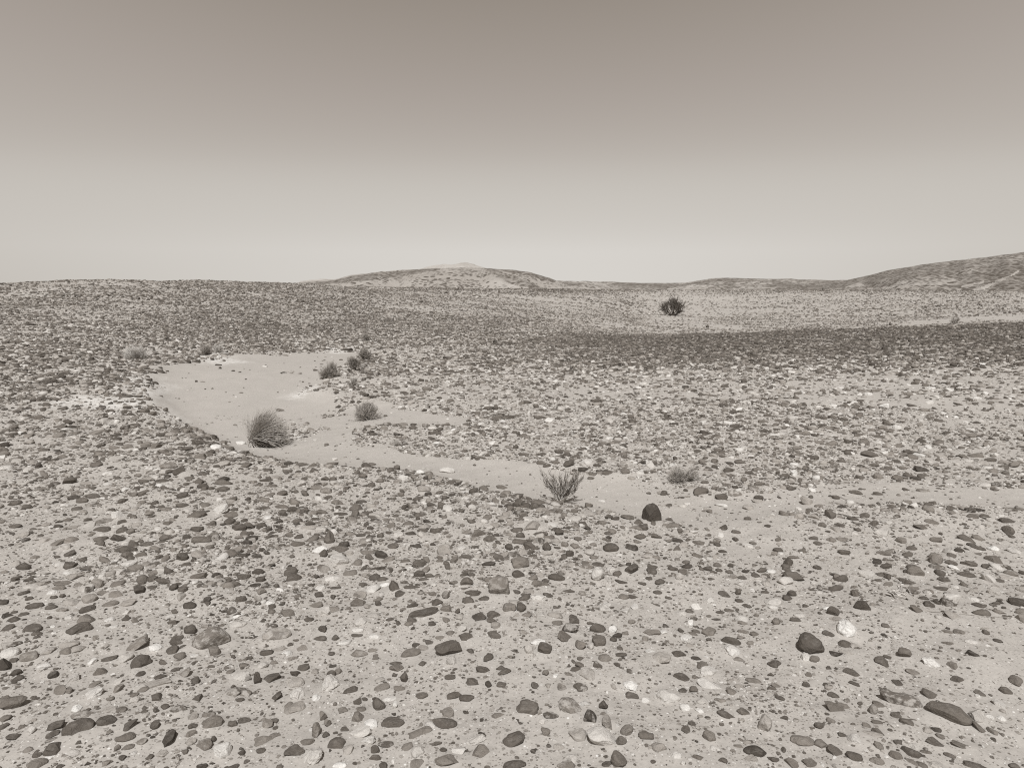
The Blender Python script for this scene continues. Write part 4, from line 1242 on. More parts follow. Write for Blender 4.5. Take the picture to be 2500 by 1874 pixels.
def stone_verts(i, lod):
    s = ROWS[i]; seed = 1000 + i * 7; rs = np.random.default_rng(seed)
    if s['short'] in OUTLINE:
        p = np.array(OUTLINE[s['short']], float).reshape(-1, 2); cx, cy, ww, hh = s['src']
        lo, hi_ = p.min(0), p.max(0); cc = (lo + hi_) / 2; hf = (hi_ - lo) / 2
        q = np.stack([(p[:, 0] - cc[0]) / hf[0], -(p[:, 1] - cc[1]) / hf[1]], -1)
        V, F = outlined(4, seed, q); a, b, c = PA[i], PB[i] * 0.9, PC[i]
        # the outline is what is seen aslant: shear it back so it reads the same from the eye
        V = V * np.array([a, b, max(c, 0.35 * a)]); yaw, tilt = 0.0, 0.0
    else:
        V, F = rock(lod, seed, s['kind']); V = V * np.array([PA[i], PB[i], PC[i]]); yaw = rs.uniform(-0.25, 0.25); tilt = -rad(s['tilt'])
        t = abs(math.tan(tilt)); V[:, 2] /= (1 + 0.55 * t * PA[i] / max(PC[i], 1e-3) * 0.5)
    ca, sa = math.cos(tilt), math.sin(tilt)
    V = np.stack([V[:, 0] * ca + V[:, 2] * sa, V[:, 1], -V[:, 0] * sa + V[:, 2] * ca], -1)
    y2 = yaw - PAZ[i]; ca, sa = math.cos(y2), math.sin(y2)
    V = np.stack([V[:, 0] * ca - V[:, 1] * sa, V[:, 0] * sa + V[:, 1] * ca, V[:, 2]], -1)
    tone = TONE[s['tone']] * rs.uniform(0.88, 1.14)
    mot = {'w': 0.75, 'r': 0.15}.get(s['kind'], 0.1) if s['tone'] in 'GPW' else (0.3 if s['kind'] == 'w' else 0.0)
    if any(k in s['label'] for k in ('mottled', 'blotchy', 'striped', 'speckled', 'pale streaks', 'two-tone')): mot = 1.0
    elif s['tone'] in 'MG' and rs.random() < 0.35: mot = 0.5
    if s['tone'] == 'W': mot *= 0.6
    return V, F, tone, mot

# ---------------------------------------------------------------- ground sheet
_az = np.concatenate([np.arange(-180, -46, 3.0), np.arange(-46, 46.01, 0.2), np.arange(49, 180, 3.0)]) * math.pi / 180
_r = np.concatenate([[0.05], np.exp(np.arange(math.log(0.5), math.log(11), 0.0065)), np.exp(np.arange(math.log(11), math.log(2500), 0.0125))])
_A, _R = np.meshgrid(_az, _r, indexing='ij'); _X = np.sin(_A) * _R; _Y = np.cos(_A) * _R
_Z = height(_X, _Y)
_near = np.where((_R < 10) & (np.abs(_A) < rad(47)) & (_R > 1.6)); _nx, _ny = _X[_near], _Y[_near]; _o = np.argsort(_ny); _nys = _ny[_o]; _add = np.zeros(len(_nx))
for _i in range(len(ROWS)):                      # sand banked up against the larger stones
    if PY[_i] > 9 or PA[_i] < 0.02: continue
    _l, _h = np.searchsorted(_nys, (PY[_i] - 3 * PA[_i], PY[_i] + 3 * PA[_i])); _q = _o[_l:_h]; _dx = _nx[_q] - PX[_i]; _dy = _ny[_q] - PY[_i]
    _e = (_dx / (1.35 * PA[_i])) ** 2 + (_dy / (1.5 * PB[_i])) ** 2; _add[_q] = np.maximum(_add[_q], 0.42 * PC[_i] * np.exp(-_e * _e * 0.8))
_Z[_near] += _add * (0.6 + 0.5 * fbm(np.stack([_nx, _ny], -1) * 14, 2, 77))
_P = np.stack([_X, _Y], -1).reshape(-1, 2)
_sand = np.where(np.hypot(_P[:, 0], _P[:, 1]) < 60, sandy(_P), 0).astype(float)
_cr = np.zeros(len(_P))
for _pl in CRUST: _cr = np.maximum(_cr, soft(_pl, _P + wob(_P, 2.0, 0.25, 9), 0.25))
_d, _dk = cover(_P)
_rr = np.hypot(_P[:, 0], _P[:, 1])
me = mesh_from("ground", np.stack([_X, _Y, _Z], -1).reshape(-1, 3), grid_faces(len(_az), len(_r), wrap=True), M_GROUND,
               attrs={"sand": _sand, "crust": _cr, "far": sstep(12, 34, _rr), "stony": np.clip(_d * 0.62 + _dk * 0.4, 0, 1.3)})
tag(link("ground", me), kind="structure")
# ---- labels: each says which stone, by its look and by the landmark it lies next to
TW = {'K': 'blackish', 'D': 'dark brown', 'E': 'brown', 'M': 'grey-brown', 'G': 'light grey', 'P': 'pale', 'W': 'white'}
KW = {'r': 'rounded stone', 'f': 'flat stone', 'a': 'angular stone', 'b': 'blocky stone', 'w': 'rugged stone', 't': 'wedge-shaped stone'}
LM = [i for i in range(len(ROWS)) if ROWS[i]['short'] and i in SOLO]
def side(i, L):
    dx = ROWS[i]['u'] - ROWS[L]['u']; dy = ROWS[i]['v'] - ROWS[L]['v']
    if abs(dx) > abs(dy) * 1.4: return 'to the right of' if dx > 0 else 'to the left of'
    return 'in front of' if dy > 0 else 'behind'
def gap(i, L): return math.hypot(ROWS[i]['u'] - ROWS[L]['u'], (ROWS[i]['v'] - ROWS[L]['v']) * 1.5)
used = set(ROWS[i]['label'] for i in SOLO if ROWS[i]['label'])
for i in sorted(SOLO, key=lambda i: min(gap(i, L) for L in LM)):
    s = ROWS[i]
    if s['label']: continue
    asp = s['w'] / s['h']; shape = ('long ' if asp > 2.7 else 'upright ' if asp < 1.1 else '') + KW[s['kind']]; done = False
    near = sorted(LM, key=lambda L: gap(i, L))[:9]
    for L in near:
        d = side(i, L)
        same = sorted([j for j in range(len(ROWS)) if j != L and ROWS[j]['tone'] == s['tone'] and ROWS[j]['kind'] == s['kind'] and side(j, L) == d], key=lambda j: gap(j, L))
        k = same.index(i)
        if k > 2: continue
        lab = f"{['first', 'second', 'third'][k]} {TW[s['tone']]} {shape} {d} the {ROWS[L]['short']}"
        if k == 0: lab = f"{TW[s['tone']]} {shape} just {d} the {ROWS[L]['short']}"
        if lab in used or len(lab.split()) > 16: continue
        s['label'] = lab; used.add(lab); done = True; break
    if not done:
        A, B = near[0], near[1]
        lab = f"{TW[s['tone']]} {shape} between the {ROWS[A]['short']} and the {ROWS[B]['short']}"
        q = 2
        while lab in used or len(lab.split()) > 16:
            B = near[min(q, len(near) - 1)]; lab = f"{TW[s['tone']]} {KW[s['kind']]} near the {ROWS[A]['short']}, on the side of the {ROWS[B]['short']}"; q += 1
            if q > 9: break
        s['label'] = lab; used.add(lab)
for i in order:
    if i not in SOLO: continue
    s = ROWS[i]; V, F, tone, mot = stone_verts(i, 4 if s['w'] > 34 else 3)
    c = np.tile(sep_arr(np.array([tone]))[0], (len(V), 1)); c[:, 3] = mot
    nm = "boulder" if s['w'] > 44 else "stone"
    o = link(nm, mesh_from(nm, V, F, M_STONE, tint=c), loc=(PX[i], PY[i], PZ[i]))
    tag(o, s['label'], "stone" if nm == "stone" else "boulder", "stones lying on the desert ground")

# ---------------------------------------------------------------- all the other stones and the gravel: far too many to tell apart
ACC = []; TIN = []; FAC = []; SMO = []; NV = 0
def emit(V, F, col, smooth=True):
    global NV
    SMO.append(np.full(len(F), smooth))
    ACC.append(V.astype(np.float32)); FAC.append((F + NV).astype(np.int32)); TIN.append(col.astype(np.float32)); NV += len(V)
def flush(name, label, kind="stuff", cat=None):
    global ACC, TIN, FAC, SMO, NV
    V = np.concatenate(ACC); F = np.concatenate(FAC); T = np.concatenate(TIN); sm = np.concatenate(SMO); ACC, TIN, FAC, SMO, NV = [], [], [], [], 0
    o = link(name, mesh_from(name, V, F, M_STONE, smooth=sm, tint=T)); tag(o, label, cat or "stones", kind=kind); print(name, len(V), len(F)); return o
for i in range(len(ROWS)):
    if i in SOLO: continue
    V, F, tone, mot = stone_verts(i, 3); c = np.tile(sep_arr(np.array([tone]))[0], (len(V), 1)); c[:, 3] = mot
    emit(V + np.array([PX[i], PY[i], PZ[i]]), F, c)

PROTO = {n: [rock(n, 500 + q, 'arafabafratw'[q % 12]) for q in range(k)] for n, k in ((0, 10), (1, 30), (2, 36), (3, 24))}
for n in (0, 1):                                   # the buried underside of small and far stones is left out
    PROTO[n] = [(V, F[(V[F][:, :, 2] > -0.35).any(1)]) for V, F in PROTO[n]]
def scatter(r0, r1, per_m2, smin, smax, power, lod, seed, avoid=True, az_half=49.0, flat=0.5, bias=0.0, sink=0.25, gravel=False):
    rs = np.random.default_rng(seed); area = rad(2 * az_half) / 2 * (r1 ** 2 - r0 ** 2)
    n = int(area * per_m2 * 3.0); az = rs.uniform(-1, 1, n) * rad(az_half); r = np.sqrt(rs.uniform(r0 ** 2, r1 ** 2, n))
    P = np.stack([np.sin(az) * r, np.cos(az) * r], -1)
    clump = 0.55 + 0.75 * np.clip(fbm(P * 2.2, 2, 91) + 0.6, 0, 1.6); clump = 1 + (clump - 1) * (1 - 0.75 * sstep(14, 28, r))
    d, dark = cover(P); keep = rs.random(n) < np.clip(d * clump, 0, 3.0) / 3.0
    P, r, d, dark = P[keep], r[keep], d[keep], dark[keep]; n = len(P)
    t = rs.random(n); s = (smin ** (1 - power) + t * (smax ** (1 - power) - smin ** (1 - power))) ** (1 / (1 - power))   # power-law widths
    if avoid:                                       # do not run into the stones placed one by one
        ok = np.ones(n, bool)
        for i in range(len(ROWS)):
            if PY[i] > r1 + 1: continue
            dx = P[:, 0] - PX[i]; dy = P[:, 1] - PY[i]; ok &= (dx / (PA[i] + s * 0.5)) ** 2 + (dy / (PB[i] + s * 0.5)) ** 2 > 0.85
        P, r, s, d, dark = P[ok], r[ok], s[ok], d[ok], dark[ok]; n = len(P)
    q = rs.random(n) - 0.22 * np.clip(dark, -0.5, 1.4) + bias
    tone = np.select([q < 0.07, q < 0.34, q < 0.51, q < 0.66, q < 0.82, q < 0.965], [0.07, 0.105, 0.14, 0.20, 0.33, 0.50], 0.58) * rs.uniform(0.85, 1.18, n)
    tone = np.where((r > 30) & (tone > 0.42), tone * 0.72, tone)
    if gravel: tone = np.where(rs.random(n) < 0.35, rs.uniform(0.26, 0.62, n), tone)
    mot = np.where(rs.random(n) < 0.12, 0.7, 0.0)
    a = s * 0.5; b = a * rs.uniform(0.55, 1.0, n); c = a * rs.uniform(0.28, 0.72, n) * (1.0 if not gravel else 0.8); big = s > 0.6 * smax; c = np.where(big, c * 0.95, c)
    yaw = rs.uniform(0, 2 * math.pi, n); tl = rs.normal(0, 0.16, n); z = height(P[:, 0], P[:, 1]) + c * (0.5 - sink - rs.random(n) * 0.35)
    pr = PROTO[lod]; which = rs.integers(0, len(pr), n); col = sep_arr(tone); col[:, 3] = mot
    for k, (V, F) in enumerate(pr):
        m = which == k; j = int(m.sum())
        if not j: continue
        W = V[None] * np.stack([a[m], b[m], c[m]], -1)[:, None, :]
        ct, st = np.cos(tl[m])[:, None], np.sin(tl[m])[:, None]; X = W[..., 0] * ct + W[..., 2] * st; Zz = -W[..., 0] * st + W[..., 2] * ct; Y = W[..., 1]
        cy, sy = np.cos(yaw[m])[:, None], np.sin(yaw[m])[:, None]
        W = np.stack([X * cy - Y * sy + P[m, 0][:, None], X * sy + Y * cy + P[m, 1][:, None], Zz + z[m][:, None]], -1)
        nv = len(V); emit(W.reshape(-1, 3), (F[None] + (np.arange(j) * nv)[:, None, None]).reshape(-1, 3), np.repeat(col[m], nv, 0), smooth=('arafabafratw'[k % 12] in 'rw') or lod == 3)
    return n
tot = 0
tot += scatter(1.3, 4.2, 230, 0.015, 0.085, 2.35, 2, 1, az_half=60)
tot += scatter(4.2, 8.0, 330, 0.018, 0.110, 2.35, 1, 2, az_half=56)
tot += scatter(8.0, 14, 230, 0.026, 0.135, 2.45, 1, 3)
tot += scatter(14, 22, 145, 0.036, 0.155, 2.45, 1, 4)
tot += scatter(22, 34, 105, 0.045, 0.15, 2.5, 0, 5)
tot += scatter(34, 60, 38, 0.070, 0.20, 2.6, 0, 6, avoid=False)
tot += scatter(60, 125, 9, 0.12, 0.30, 2.6, 0, 7, avoid=False)
print("stones", tot)
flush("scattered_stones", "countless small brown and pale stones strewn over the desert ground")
tot = scatter(1.9, 3.6, 2700, 0.006, 0.022, 2.0, 1, 21, gravel=True) + scatter(3.6, 6.5, 1800, 0.009, 0.026, 2.3, 0, 22, gravel=True) + scatter(6.5, 11, 700, 0.016, 0.04, 2.2, 0, 23, gravel=True)
print("gravel", tot)
flush("gravel", "fine gravel and chips between the stones", cat="gravel")
# ---------------------------------------------------------------- hills beyond the plain
def hill(name, label, sky_pts, R, front, back, mat, seed, rough=1.0, stony=(0.45, 0.4), floor=-4.0, spur=0.35, step=0.06, nr=90, streak=None):
    p = np.array(sky_pts, float).reshape(-1, 2); az_p, k_p = px_dir(p[:, 0], p[:, 1])
    az = np.arange(az_p[0], az_p[-1], rad(step)); k = np.interp(az, az_p, k_p)
    ks = _blur(k[:, None], 0, 6, 2.2)[:, 0]; k = ks
    Rz = R * (1 + 0.05 * fbm(np.stack([az * 14, az * 0], -1), 2, seed)); top = EYE + Rz * k
    r = np.concatenate([np.linspace(0, 1, nr), np.linspace(1, 2, nr // 2)[1:]])
    A, T = np.meshgrid(az, r, indexing='ij'); RR = np.where(T <= 1, Rz[:, None] - front * (1 - T), Rz[:, None] + back * (T - 1))
    prof = np.where(T <= 1, np.sin(T * math.pi / 2) ** 1.25, np.cos((T - 1) * math.pi / 2) ** 1.2)
    Q = np.stack([np.sin(A) * RR, np.cos(A) * RR], -1)
    sp = np.abs(fbm(np.stack([A * 26 + 0.35 * fbm(Q * 0.02, 2, seed + 3), T * 0.9], -1), 3, seed + 1)); body = np.sin(np.clip(T, 0, 1) * math.pi) ** 0.8
    H = top[:, None] - floor
    Z = floor + H * (prof - spur * sp * body) + 0.25 * rough * fbm(Q * 0.12, 4, seed + 9) * (T < 1.9) * sstep(0, 0.2, T)
    st = stony[0] + stony[1] * fbm(np.stack([A * 34, T * 2.2], -1), 4, seed + 20) + stony[1] * 1.2 * fbm(Q * 0.06, 3, seed + 22)
    if streak is not None:
        su, sv = to_px(np.stack([Q[..., 0], Q[..., 1], Z], -1))
        for pts, val in streak:
            pts = np.array(pts, float).reshape(-1, 2)
            cc = inside(pts, np.stack([su + 5 * fbm(Q * 0.15, 3, 5), sv + 1.2 * fbm(Q * 0.2, 3, 8)], -1)); st = np.where(cc & (T <= 1.05), val * 0.8 + 0.08 + 0.06 * fbm(Q * 0.3, 2, 4), st)
    st = st + 0.06 * fbm(Q * 0.25, 3, seed + 31)
    me = mesh_from(name, np.stack([Q[..., 0], Q[..., 1], Z], -1).reshape(-1, 3), grid_faces(*A.shape), mat, attrs={"stony": np.clip(st, 0.02, 1).ravel()})
    return tag(link(name, me), kind="structure")
M_HILL = hill_material("stony_hillside", 0.43, 0.95, 0.115, 1.0)
M_HILL2 = hill_material("stony_far_hillside", 0.46, 0.92, 0.125, 0.7)
M_SANDHILL = hill_material("pale_far_hill", 0.47, 0.25, 0.45, 0.05)
hill("hill", None, [700,697, 734,690.5, 780,686, 815,683, 853,672.5, 900,666.5, 937,663, 1029,656.5, 1080,655, 1140,654.5, 1175,655, 1243,659, 1293,664, 1344,679, 1361,687, 1390,697, 1440,703, 1500,708],
     215, 75, 60, M_HILL, 301, spur=0.08, stony=(0.27, 0.12), streak=[
     ([700,694, 815,684, 853,674, 937,664, 1029,656, 1080,653.5, 1075,660, 1000,672, 930,682, 860,688, 760,696], 0.80),
     ([1165,652, 1243,657, 1293,664, 1344,679, 1362,690, 1335,686, 1290,672, 1240,664, 1200,660], 0.85),
     ([1185,657, 1215,660, 1260,676, 1320,700, 1350,708, 1300,706, 1240,690, 1205,670], 0.82),
     ([1210,658, 1240,664, 1290,680, 1345,702, 1335,702, 1270,678, 1225,664], 0.3),
     ([1040,680, 1100,678, 1160,684, 1180,700, 1160,710, 1060,706, 1030,696], 0.6),
     ([990,674, 1040,664, 1060,662, 1020,674], 0.06), ([1040,693, 1075,687, 1072,690, 1050,695], 0.03),
     ([860,690, 930,683, 1000,676, 990,684, 900,698, 860,698], 0.25),
     ([1320,706, 1360,700, 1440,700, 1520,706, 1500,712, 1320,712], 0.02)])
hill("hill", None, [1330,690, 1348,686, 1400,685.5, 1450,688, 1560,691, 1668,691.5, 1700,686, 1744,679, 1830,680, 1906,681.5, 1925,680, 1948,683, 2067,684, 2140,690, 2240,700, 2320,708],
     330, 130, 90, M_HILL2, 402, spur=0.08, stony=(0.72, 0.15), streak=[([1628,706, 1690,694, 1740,697, 1720,708, 1640,710], 0.2), ([2030,700, 2060,690, 2110,686, 2120,700], 0.3)])
hill("hill", None, [2010,698, 2067,684, 2114,675, 2162,662, 2257,644.5, 2320,637, 2399,631, 2440,624, 2500,617, 2600,606, 2750,598, 2950,600],
     260, 120, 80, M_HILL, 503, spur=0.08, stony=(0.74, 0.05), streak=[
     ([2372,712, 2420,691, 2490,660, 2492,663, 2430,693, 2392,713], 0.05),
     ([2150,690, 2230,680, 2330,668, 2380,650, 2400,640, 2390,660, 2300,684, 2200,700], 0.68),
     ([2110,706, 2230,690, 2330,680, 2350,690, 2200,712], 0.42), ([2345,698, 2400,686, 2400,690, 2350,701], 0.06),
     ([2400,712, 2450,690, 2500,672, 2560,660, 2560,712], 0.9), ([2060,700, 2100,690, 2115,697, 2090,702], 0.12)])
hill("hill", None, [1000,664, 1025,657, 1050,650, 1083,644.5, 1103,646.5, 1120,643, 1134,640.5, 1147,642, 1160,647, 1190,655, 1215,662], 1500, 300, 300, M_SANDHILL, 604, spur=0.1, rough=3, stony=(0.1, 0.05), step=0.04, nr=40)
hill("hill", None, [715,696, 735,687, 758,683, 775,682, 791,680, 810,684, 840,690, 870,698], 1500, 200, 200, M_SANDHILL, 705, spur=0.1, rough=3, stony=(0.1, 0.05), step=0.04, nr=40)
# ---------------------------------------------------------------- dry plants: twigs as thin tapering tubes
def plain_mat(name, v, var=0.35, rough=0.9):
    m, n, b = new_mat(name); tc = N(n, "TexCoord"); ns = tex_noise(n, tc.outputs['Object'], 9, 4, 0.7); ns2 = tex_noise(n, tc.outputs['Object'], 70, 2, 0.6)
    k = math_(n, 'ADD', math_(n, 'MULTIPLY', ns, var * 1.3), 1 - var * 0.65); k = math_(n, 'MULTIPLY', k, math_(n, 'ADD', math_(n, 'MULTIPLY', ns2, 0.8), 0.6))
    c = N(n, "VectorMath", operation='SCALE'); c.inputs[0].default_value = sepia(v)[:3]; n.links.new(k, c.inputs['Scale']); n.links.new(c.outputs[0], b.inputs['Base Color'])
    b.inputs['Roughness'].default_value = rough; b.inputs['Specular IOR Level'].default_value = 0.15
    return m
M_TWIG = plain_mat("dry_twig", 0.42); M_DARKTWIG = plain_mat("dark_twig", 0.33); M_STRAW = plain_mat("bleached_straw", 0.46); M_LEAF = plain_mat("dull_leaf", 0.24); M_GREYLEAF = plain_mat("grey_leaf", 0.30)
M_BLEACH = plain_mat("bleached_twig", 0.56, 0.2); M_MID = plain_mat("brown_twig", 0.22); M_CORE = plain_mat("dark_core_blade", 0.12); M_TREELEAF = plain_mat("acacia_leaf", 0.13); M_WOOD = plain_mat("bleached_wood", 0.52, 0.5); M_BARK = plain_mat("dark_bark", 0.10)
def tubes(P, r0, r1, sides=3):
    """P (n,k,3) centre lines -> vertices, quads"""
    n, k, _ = P.shape; T = np.gradient(P, axis=1); T /= np.linalg.norm(T, axis=2, keepdims=True) + 1e-9
    ref = np.where(np.abs(T[..., 2:3]) > 0.9, np.array([1.0, 0, 0]), np.array([0, 0, 1.0])); A = np.cross(T, ref); A /= np.linalg.norm(A, axis=2, keepdims=True) + 1e-9; B = np.cross(T, A)
    t = np.linspace(0, 1, k)[None, :, None]; r = (np.asarray(r0).reshape(-1, 1, 1) * (1 - t) + np.asarray(r1).reshape(-1, 1, 1) * t)
    ang = np.arange(sides) * 2 * math.pi / sides
    V = P[:, :, None] + r[..., None] * (A[:, :, None] * np.cos(ang)[None, None, :, None] + B[:, :, None] * np.sin(ang)[None, None, :, None])
    i = np.arange(n)[:, None, None] * k * sides; j = np.arange(k - 1)[None, :, None] * sides; s = np.arange(sides)[None, None]; s2 = (s + 1) % sides
    F = np.stack([i + j + s, i + j + s2, i + j + sides + s2, i + j + sides + s], -1).reshape(-1, 4)
    return V.reshape(-1, 3), F
def join(parts):
    V, F, o = [], [], 0
    for v, f in parts: V.append(v); F.append(f + o); o += len(v)
    return np.concatenate(V), np.concatenate(F)
def curves(rs, base, dirs, L, k=6, bend=(0, 0, 0.0), wob_=0.06, gnarl=0.0):
    n = len(base); t = np.linspace(0, 1, k)[None, :, None]; L = np.asarray(L).reshape(-1, 1, 1)
    P = base[:, None] + dirs[:, None] * L * t + np.asarray(bend).reshape(-1, 1, 3) * L * t ** 2
    ph = rs.normal(size=(n, 1, 3)); P = P + ph * wob_ * L * np.sin(t * math.pi * 0.9) * 0.5
    if gnarl: P = P + rs.normal(size=P.shape) * gnarl * L * t
    return P
def cone_dirs(rs, n, lo, hi, lean=(0, 0), squash=1.0):
    a = rs.uniform(0, 2 * math.pi, n); el = np.radians(rs.uniform(lo, hi, n))
    d = np.stack([np.cos(a) * np.cos(el) * squash + lean[0], np.sin(a) * np.cos(el) * squash + lean[1], np.sin(el)], -1)
    return d / np.linalg.norm(d, axis=1, keepdims=True)
def branch(rs, P, m, L, spread, up=0.3, t0=0.3, k=5, wob_=0.08, gnarl=0.0):
    """m side twigs on each centre line of P"""
    n, kk, _ = P.shape; i = np.repeat(np.arange(n), m); t = rs.uniform(t0, 1.0, n * m) * (kk - 1); j = np.minimum(t.astype(int), kk - 2); f = (t - j)[:, None]
    b = P[i, j] * (1 - f) + P[i, j + 1] * f; T = P[i, j + 1] - P[i, j]; T /= np.linalg.norm(T, axis=1, keepdims=True) + 1e-9
    d = T + rs.normal(size=T.shape) * spread; d[:, 2] += up; d /= np.linalg.norm(d, axis=1, keepdims=True)
    return curves(rs, b, d, L * rs.uniform(0.5, 1.15, n * m), k, (0, 0, 0.05), wob_, gnarl)
def leaves(rs, P, m, size, t0=0.2):
    n, kk, _ = P.shape; i = np.repeat(np.arange(n), m); t = rs.uniform(t0, 1.0, n * m) * (kk - 1); j = np.minimum(t.astype(int), kk - 2); f = (t - j)[:, None]
    c = P[i, j] * (1 - f) + P[i, j + 1] * f + rs.normal(size=(n * m, 3)) * size * 0.5
    a = rs.normal(size=c.shape); a /= np.linalg.norm(a, axis=1, keepdims=True); b = np.cross(a, rs.normal(size=c.shape)); b /= np.linalg.norm(b, axis=1, keepdims=True)
    s = size * rs.uniform(0.5, 1.2, len(c))[:, None]; V = np.stack([c - a * s, c + b * s * 0.5, c + a * s, c - b * s * 0.5], 1).reshape(-1, 3)
    return V, np.arange(len(V)).reshape(-1, 4)
def plant(name, u, v, label, cat, group=None):
    p = ground_xy(np.array([u]), np.array([v]), height)[0]; z = float(height(p[0], p[1])); o = bpy.data.objects.new(name, None); COL.objects.link(o)
    az = math.atan2(p[0], p[1]); o.location = (p[0], p[1], z); o.rotation_euler = (0, 0, -az); o.empty_display_size = 0.1; tag(o, label, cat, group)
    d = math.sqrt(p[0] ** 2 + p[1] ** 2 + EYE ** 2); x = (u - 1250) / FPX; s = (937 - v) / FPX
    return o, d / FPX / math.sqrt(1 + x * x + s * s)        # metres per photograph pixel there
def part(root, nm, VF, mat, smooth=False): return link(nm, mesh_from(nm, VF[0], VF[1], mat, smooth=smooth), parent=root)

# --- the wind-bent grass tuft beside the channel
o, m = plant("grass_tuft", 614, 1092, "big grey grass tuft swept to one side, at the bend of the sandy channel", "grass tuft")
rs = np.random.default_rng(5)
def fan(n, a0, a1, L0, L1, droop, hub=(0.0, 0.0, 17), seed=1, depth=0.5):
    """blades from a hub; angles in the view plane, degrees above the ground on the lee side"""
    r = np.random.default_rng(seed); a = np.radians(r.uniform(a0, a1, n)); y = r.normal(0, depth, n)
    d = np.stack([np.cos(a), y, np.sin(a)], -1); d /= np.linalg.norm(d, axis=1, keepdims=True)
    b = np.array([hub])[:, :] * m + r.normal(size=(n, 3)) * np.array([4.5, 5, 3.0]) * m; L = r.uniform(L0, L1, n) * m
    return curves(r, b, d, L, 7, (0, 0, -droop), 0.05)
G1 = fan(360, 22, 80, 46, 82, 0.12, (2, 0, 25), 1, 0.4); G2 = fan(560, -8, 40, 58, 94, 0.10, (4, 0, 24), 2, 0.5); G3 = fan(220, -32, -2, 36, 70, -0.06, (6, 0, 22), 3, 0.35)
part(o, "blades", join([tubes(G, 1.15 * m * 0.5, 0.32 * m) for G in (G1, G2, G3)]), M_TWIG)
part(o, "wisps", tubes(np.concatenate([fan(110, 30, 62, 80, 108, 0.12, (2, 0, 25), 61, 0.35), fan(60, -14, 30, 78, 96, 0.08, (4, 0, 22), 62, 0.4)]), 0.5 * m, 0.2 * m), M_TWIG)
part(o, "pale_blades", join([tubes(fan(70, 80, 112, 30, 62, 0.0, (0, 0, 24), 4, 0.2), 0.5 * m * 0.6, 0.2 * m), tubes(fan(380, -14, 74, 54, 92, 0.10, (4, 0, 24), 6, 0.5), 0.9 * m * 0.6, 0.28 * m)]), M_STRAW)
H = np.concatenate([fan(650, -30, 12, 20, 70, 0.0, (8, 0, 20), 8, 0.5), fan(260, 0, 55, 25, 60, 0.1, (8, 0, 22), 9, 0.5)]); part(o, "dark_core", tubes(H, 0.8 * m, 0.5 * m), M_CORE)  # blades at the heart, in a darker tone than the outer ones
b = np.array([[0, 0, 20.0]] * 9) * m + rs.normal(size=(9, 3)) * 2 * m; d = np.stack([rs.uniform(-0.3, 0.9, 9), rs.normal(0, 0.4, 9), -np.ones(9)], -1)
part(o, "roots", join([tubes(curves(rs, b, d, 24 * m, 6, (0, 0, 0), 0.2), 1.6 * m, 0.6 * m, 5),
      tubes(curves(rs, np.array([[14, -8, 15.0], [16, -9, 16], [34, -10, 10]]) * m, np.array([[0.84, -0.25, -0.42], [0.8, -0.3, -0.33], [0.85, -0.2, -0.30]]), np.array([52, 60, 70]) * m, 6, (0, 0, 0.04), 0.05), 0.9 * m, 0.6 * m, 4)]), M_STRAW)

# --- broom-like shrubs beside the sand
def broom(name, u, v, wpx, hpx, label, seed, stem="pale", n=30, m2=20, mat=None, leafy=0, lean=0.0, lo=12, hi=88, group=None, base_h=0.0, thick=1.0, mat2=None):
    o, m = plant(name, u, v, label, "shrub", group); rs = np.random.default_rng(seed); W, Hh = wpx * m / 2, hpx * m
    b0 = np.array([0, 0, base_h * Hh]); d = cone_dirs(rs, n, lo, hi, (lean, 0)); k = 1 / np.sqrt((np.hypot(d[:, 0], d[:, 1]) / W) ** 2 + (np.maximum(d[:, 2], 0) / (Hh * (1 - base_h))) ** 2 + 1e-6)
    A = curves(rs, b0 + rs.normal(size=(n, 3)) * np.array([0.05, 0.05, 0.0]) * W, d, k * rs.uniform(0.5, 0.72, n), 6, (0, 0, 0.03), 0.12)
    Bq = branch(rs, A, m2, 0.42 * min(W, Hh), 0.42, 0.12, 0.25, 5, 0.1); C = branch(rs, Bq, 3, 0.2 * min(W, Hh), 0.5, 0.1, 0.3, 4, 0.1)
    part(o, "stems", tubes(A, 1.1 * m * thick, 0.35 * m * thick, 4), M_WOOD if stem == "pale" else M_BARK)
    tw = [tubes(Bq, 0.42 * m * thick, 0.2 * m * thick), tubes(C, 0.28 * m * thick, 0.14 * m * thick)]; part(o, "twigs", join(tw), mat or M_TWIG)
    if leafy: part(o, "foliage", leaves(rs, np.concatenate([Bq[:, [0, 1, 2, 4]], C]), leafy, 0.9 * m), mat2 or M_GREYLEAF)
    return o, m
BG = "broom shrubs at the edge of the sand"
o, m = broom("shrub", 806, 921, 62, 44, "spiky broom shrub with two thick white stems, first of three in a row", 11, group=BG, mat=M_DARKTWIG, leafy=1, mat2=M_LEAF)
part(o, "trunk", tubes(curves(rs, np.array([[-3, -2, -1.0], [3, -2, -1.0]]) * m, np.array([[0.1, 0, 1], [0.25, 0, 1.0]]), np.array([13, 12]) * m, 5), 2.0 * m, 1.4 * m, 6), M_WOOD)
o, m = broom("shrub", 866, 905, 50, 38, "spiky broom shrub on a short dark trunk, middle one of three", 12, stem="dark", group=BG, mat=M_DARKTWIG, base_h=0.2, lean=-0.35, leafy=1, mat2=M_LEAF)
part(o, "trunk", tubes(curves(rs, np.array([[0, 0, -1.0], [1.5, 0, -1.0]]) * m, np.array([[-0.1, 0, 1], [0.15, 0, 1.0]]), np.array([13, 11]) * m, 5), 2.0 * m, 1.6 * m, 6), M_BARK)
o, m = broom("shrub", 888, 879, 46, 36, "spiky broom shrub without a visible trunk, farthest of three in a row", 13, stem="dark", group=BG, mat=M_DARKTWIG, leafy=1, mat2=M_LEAF)
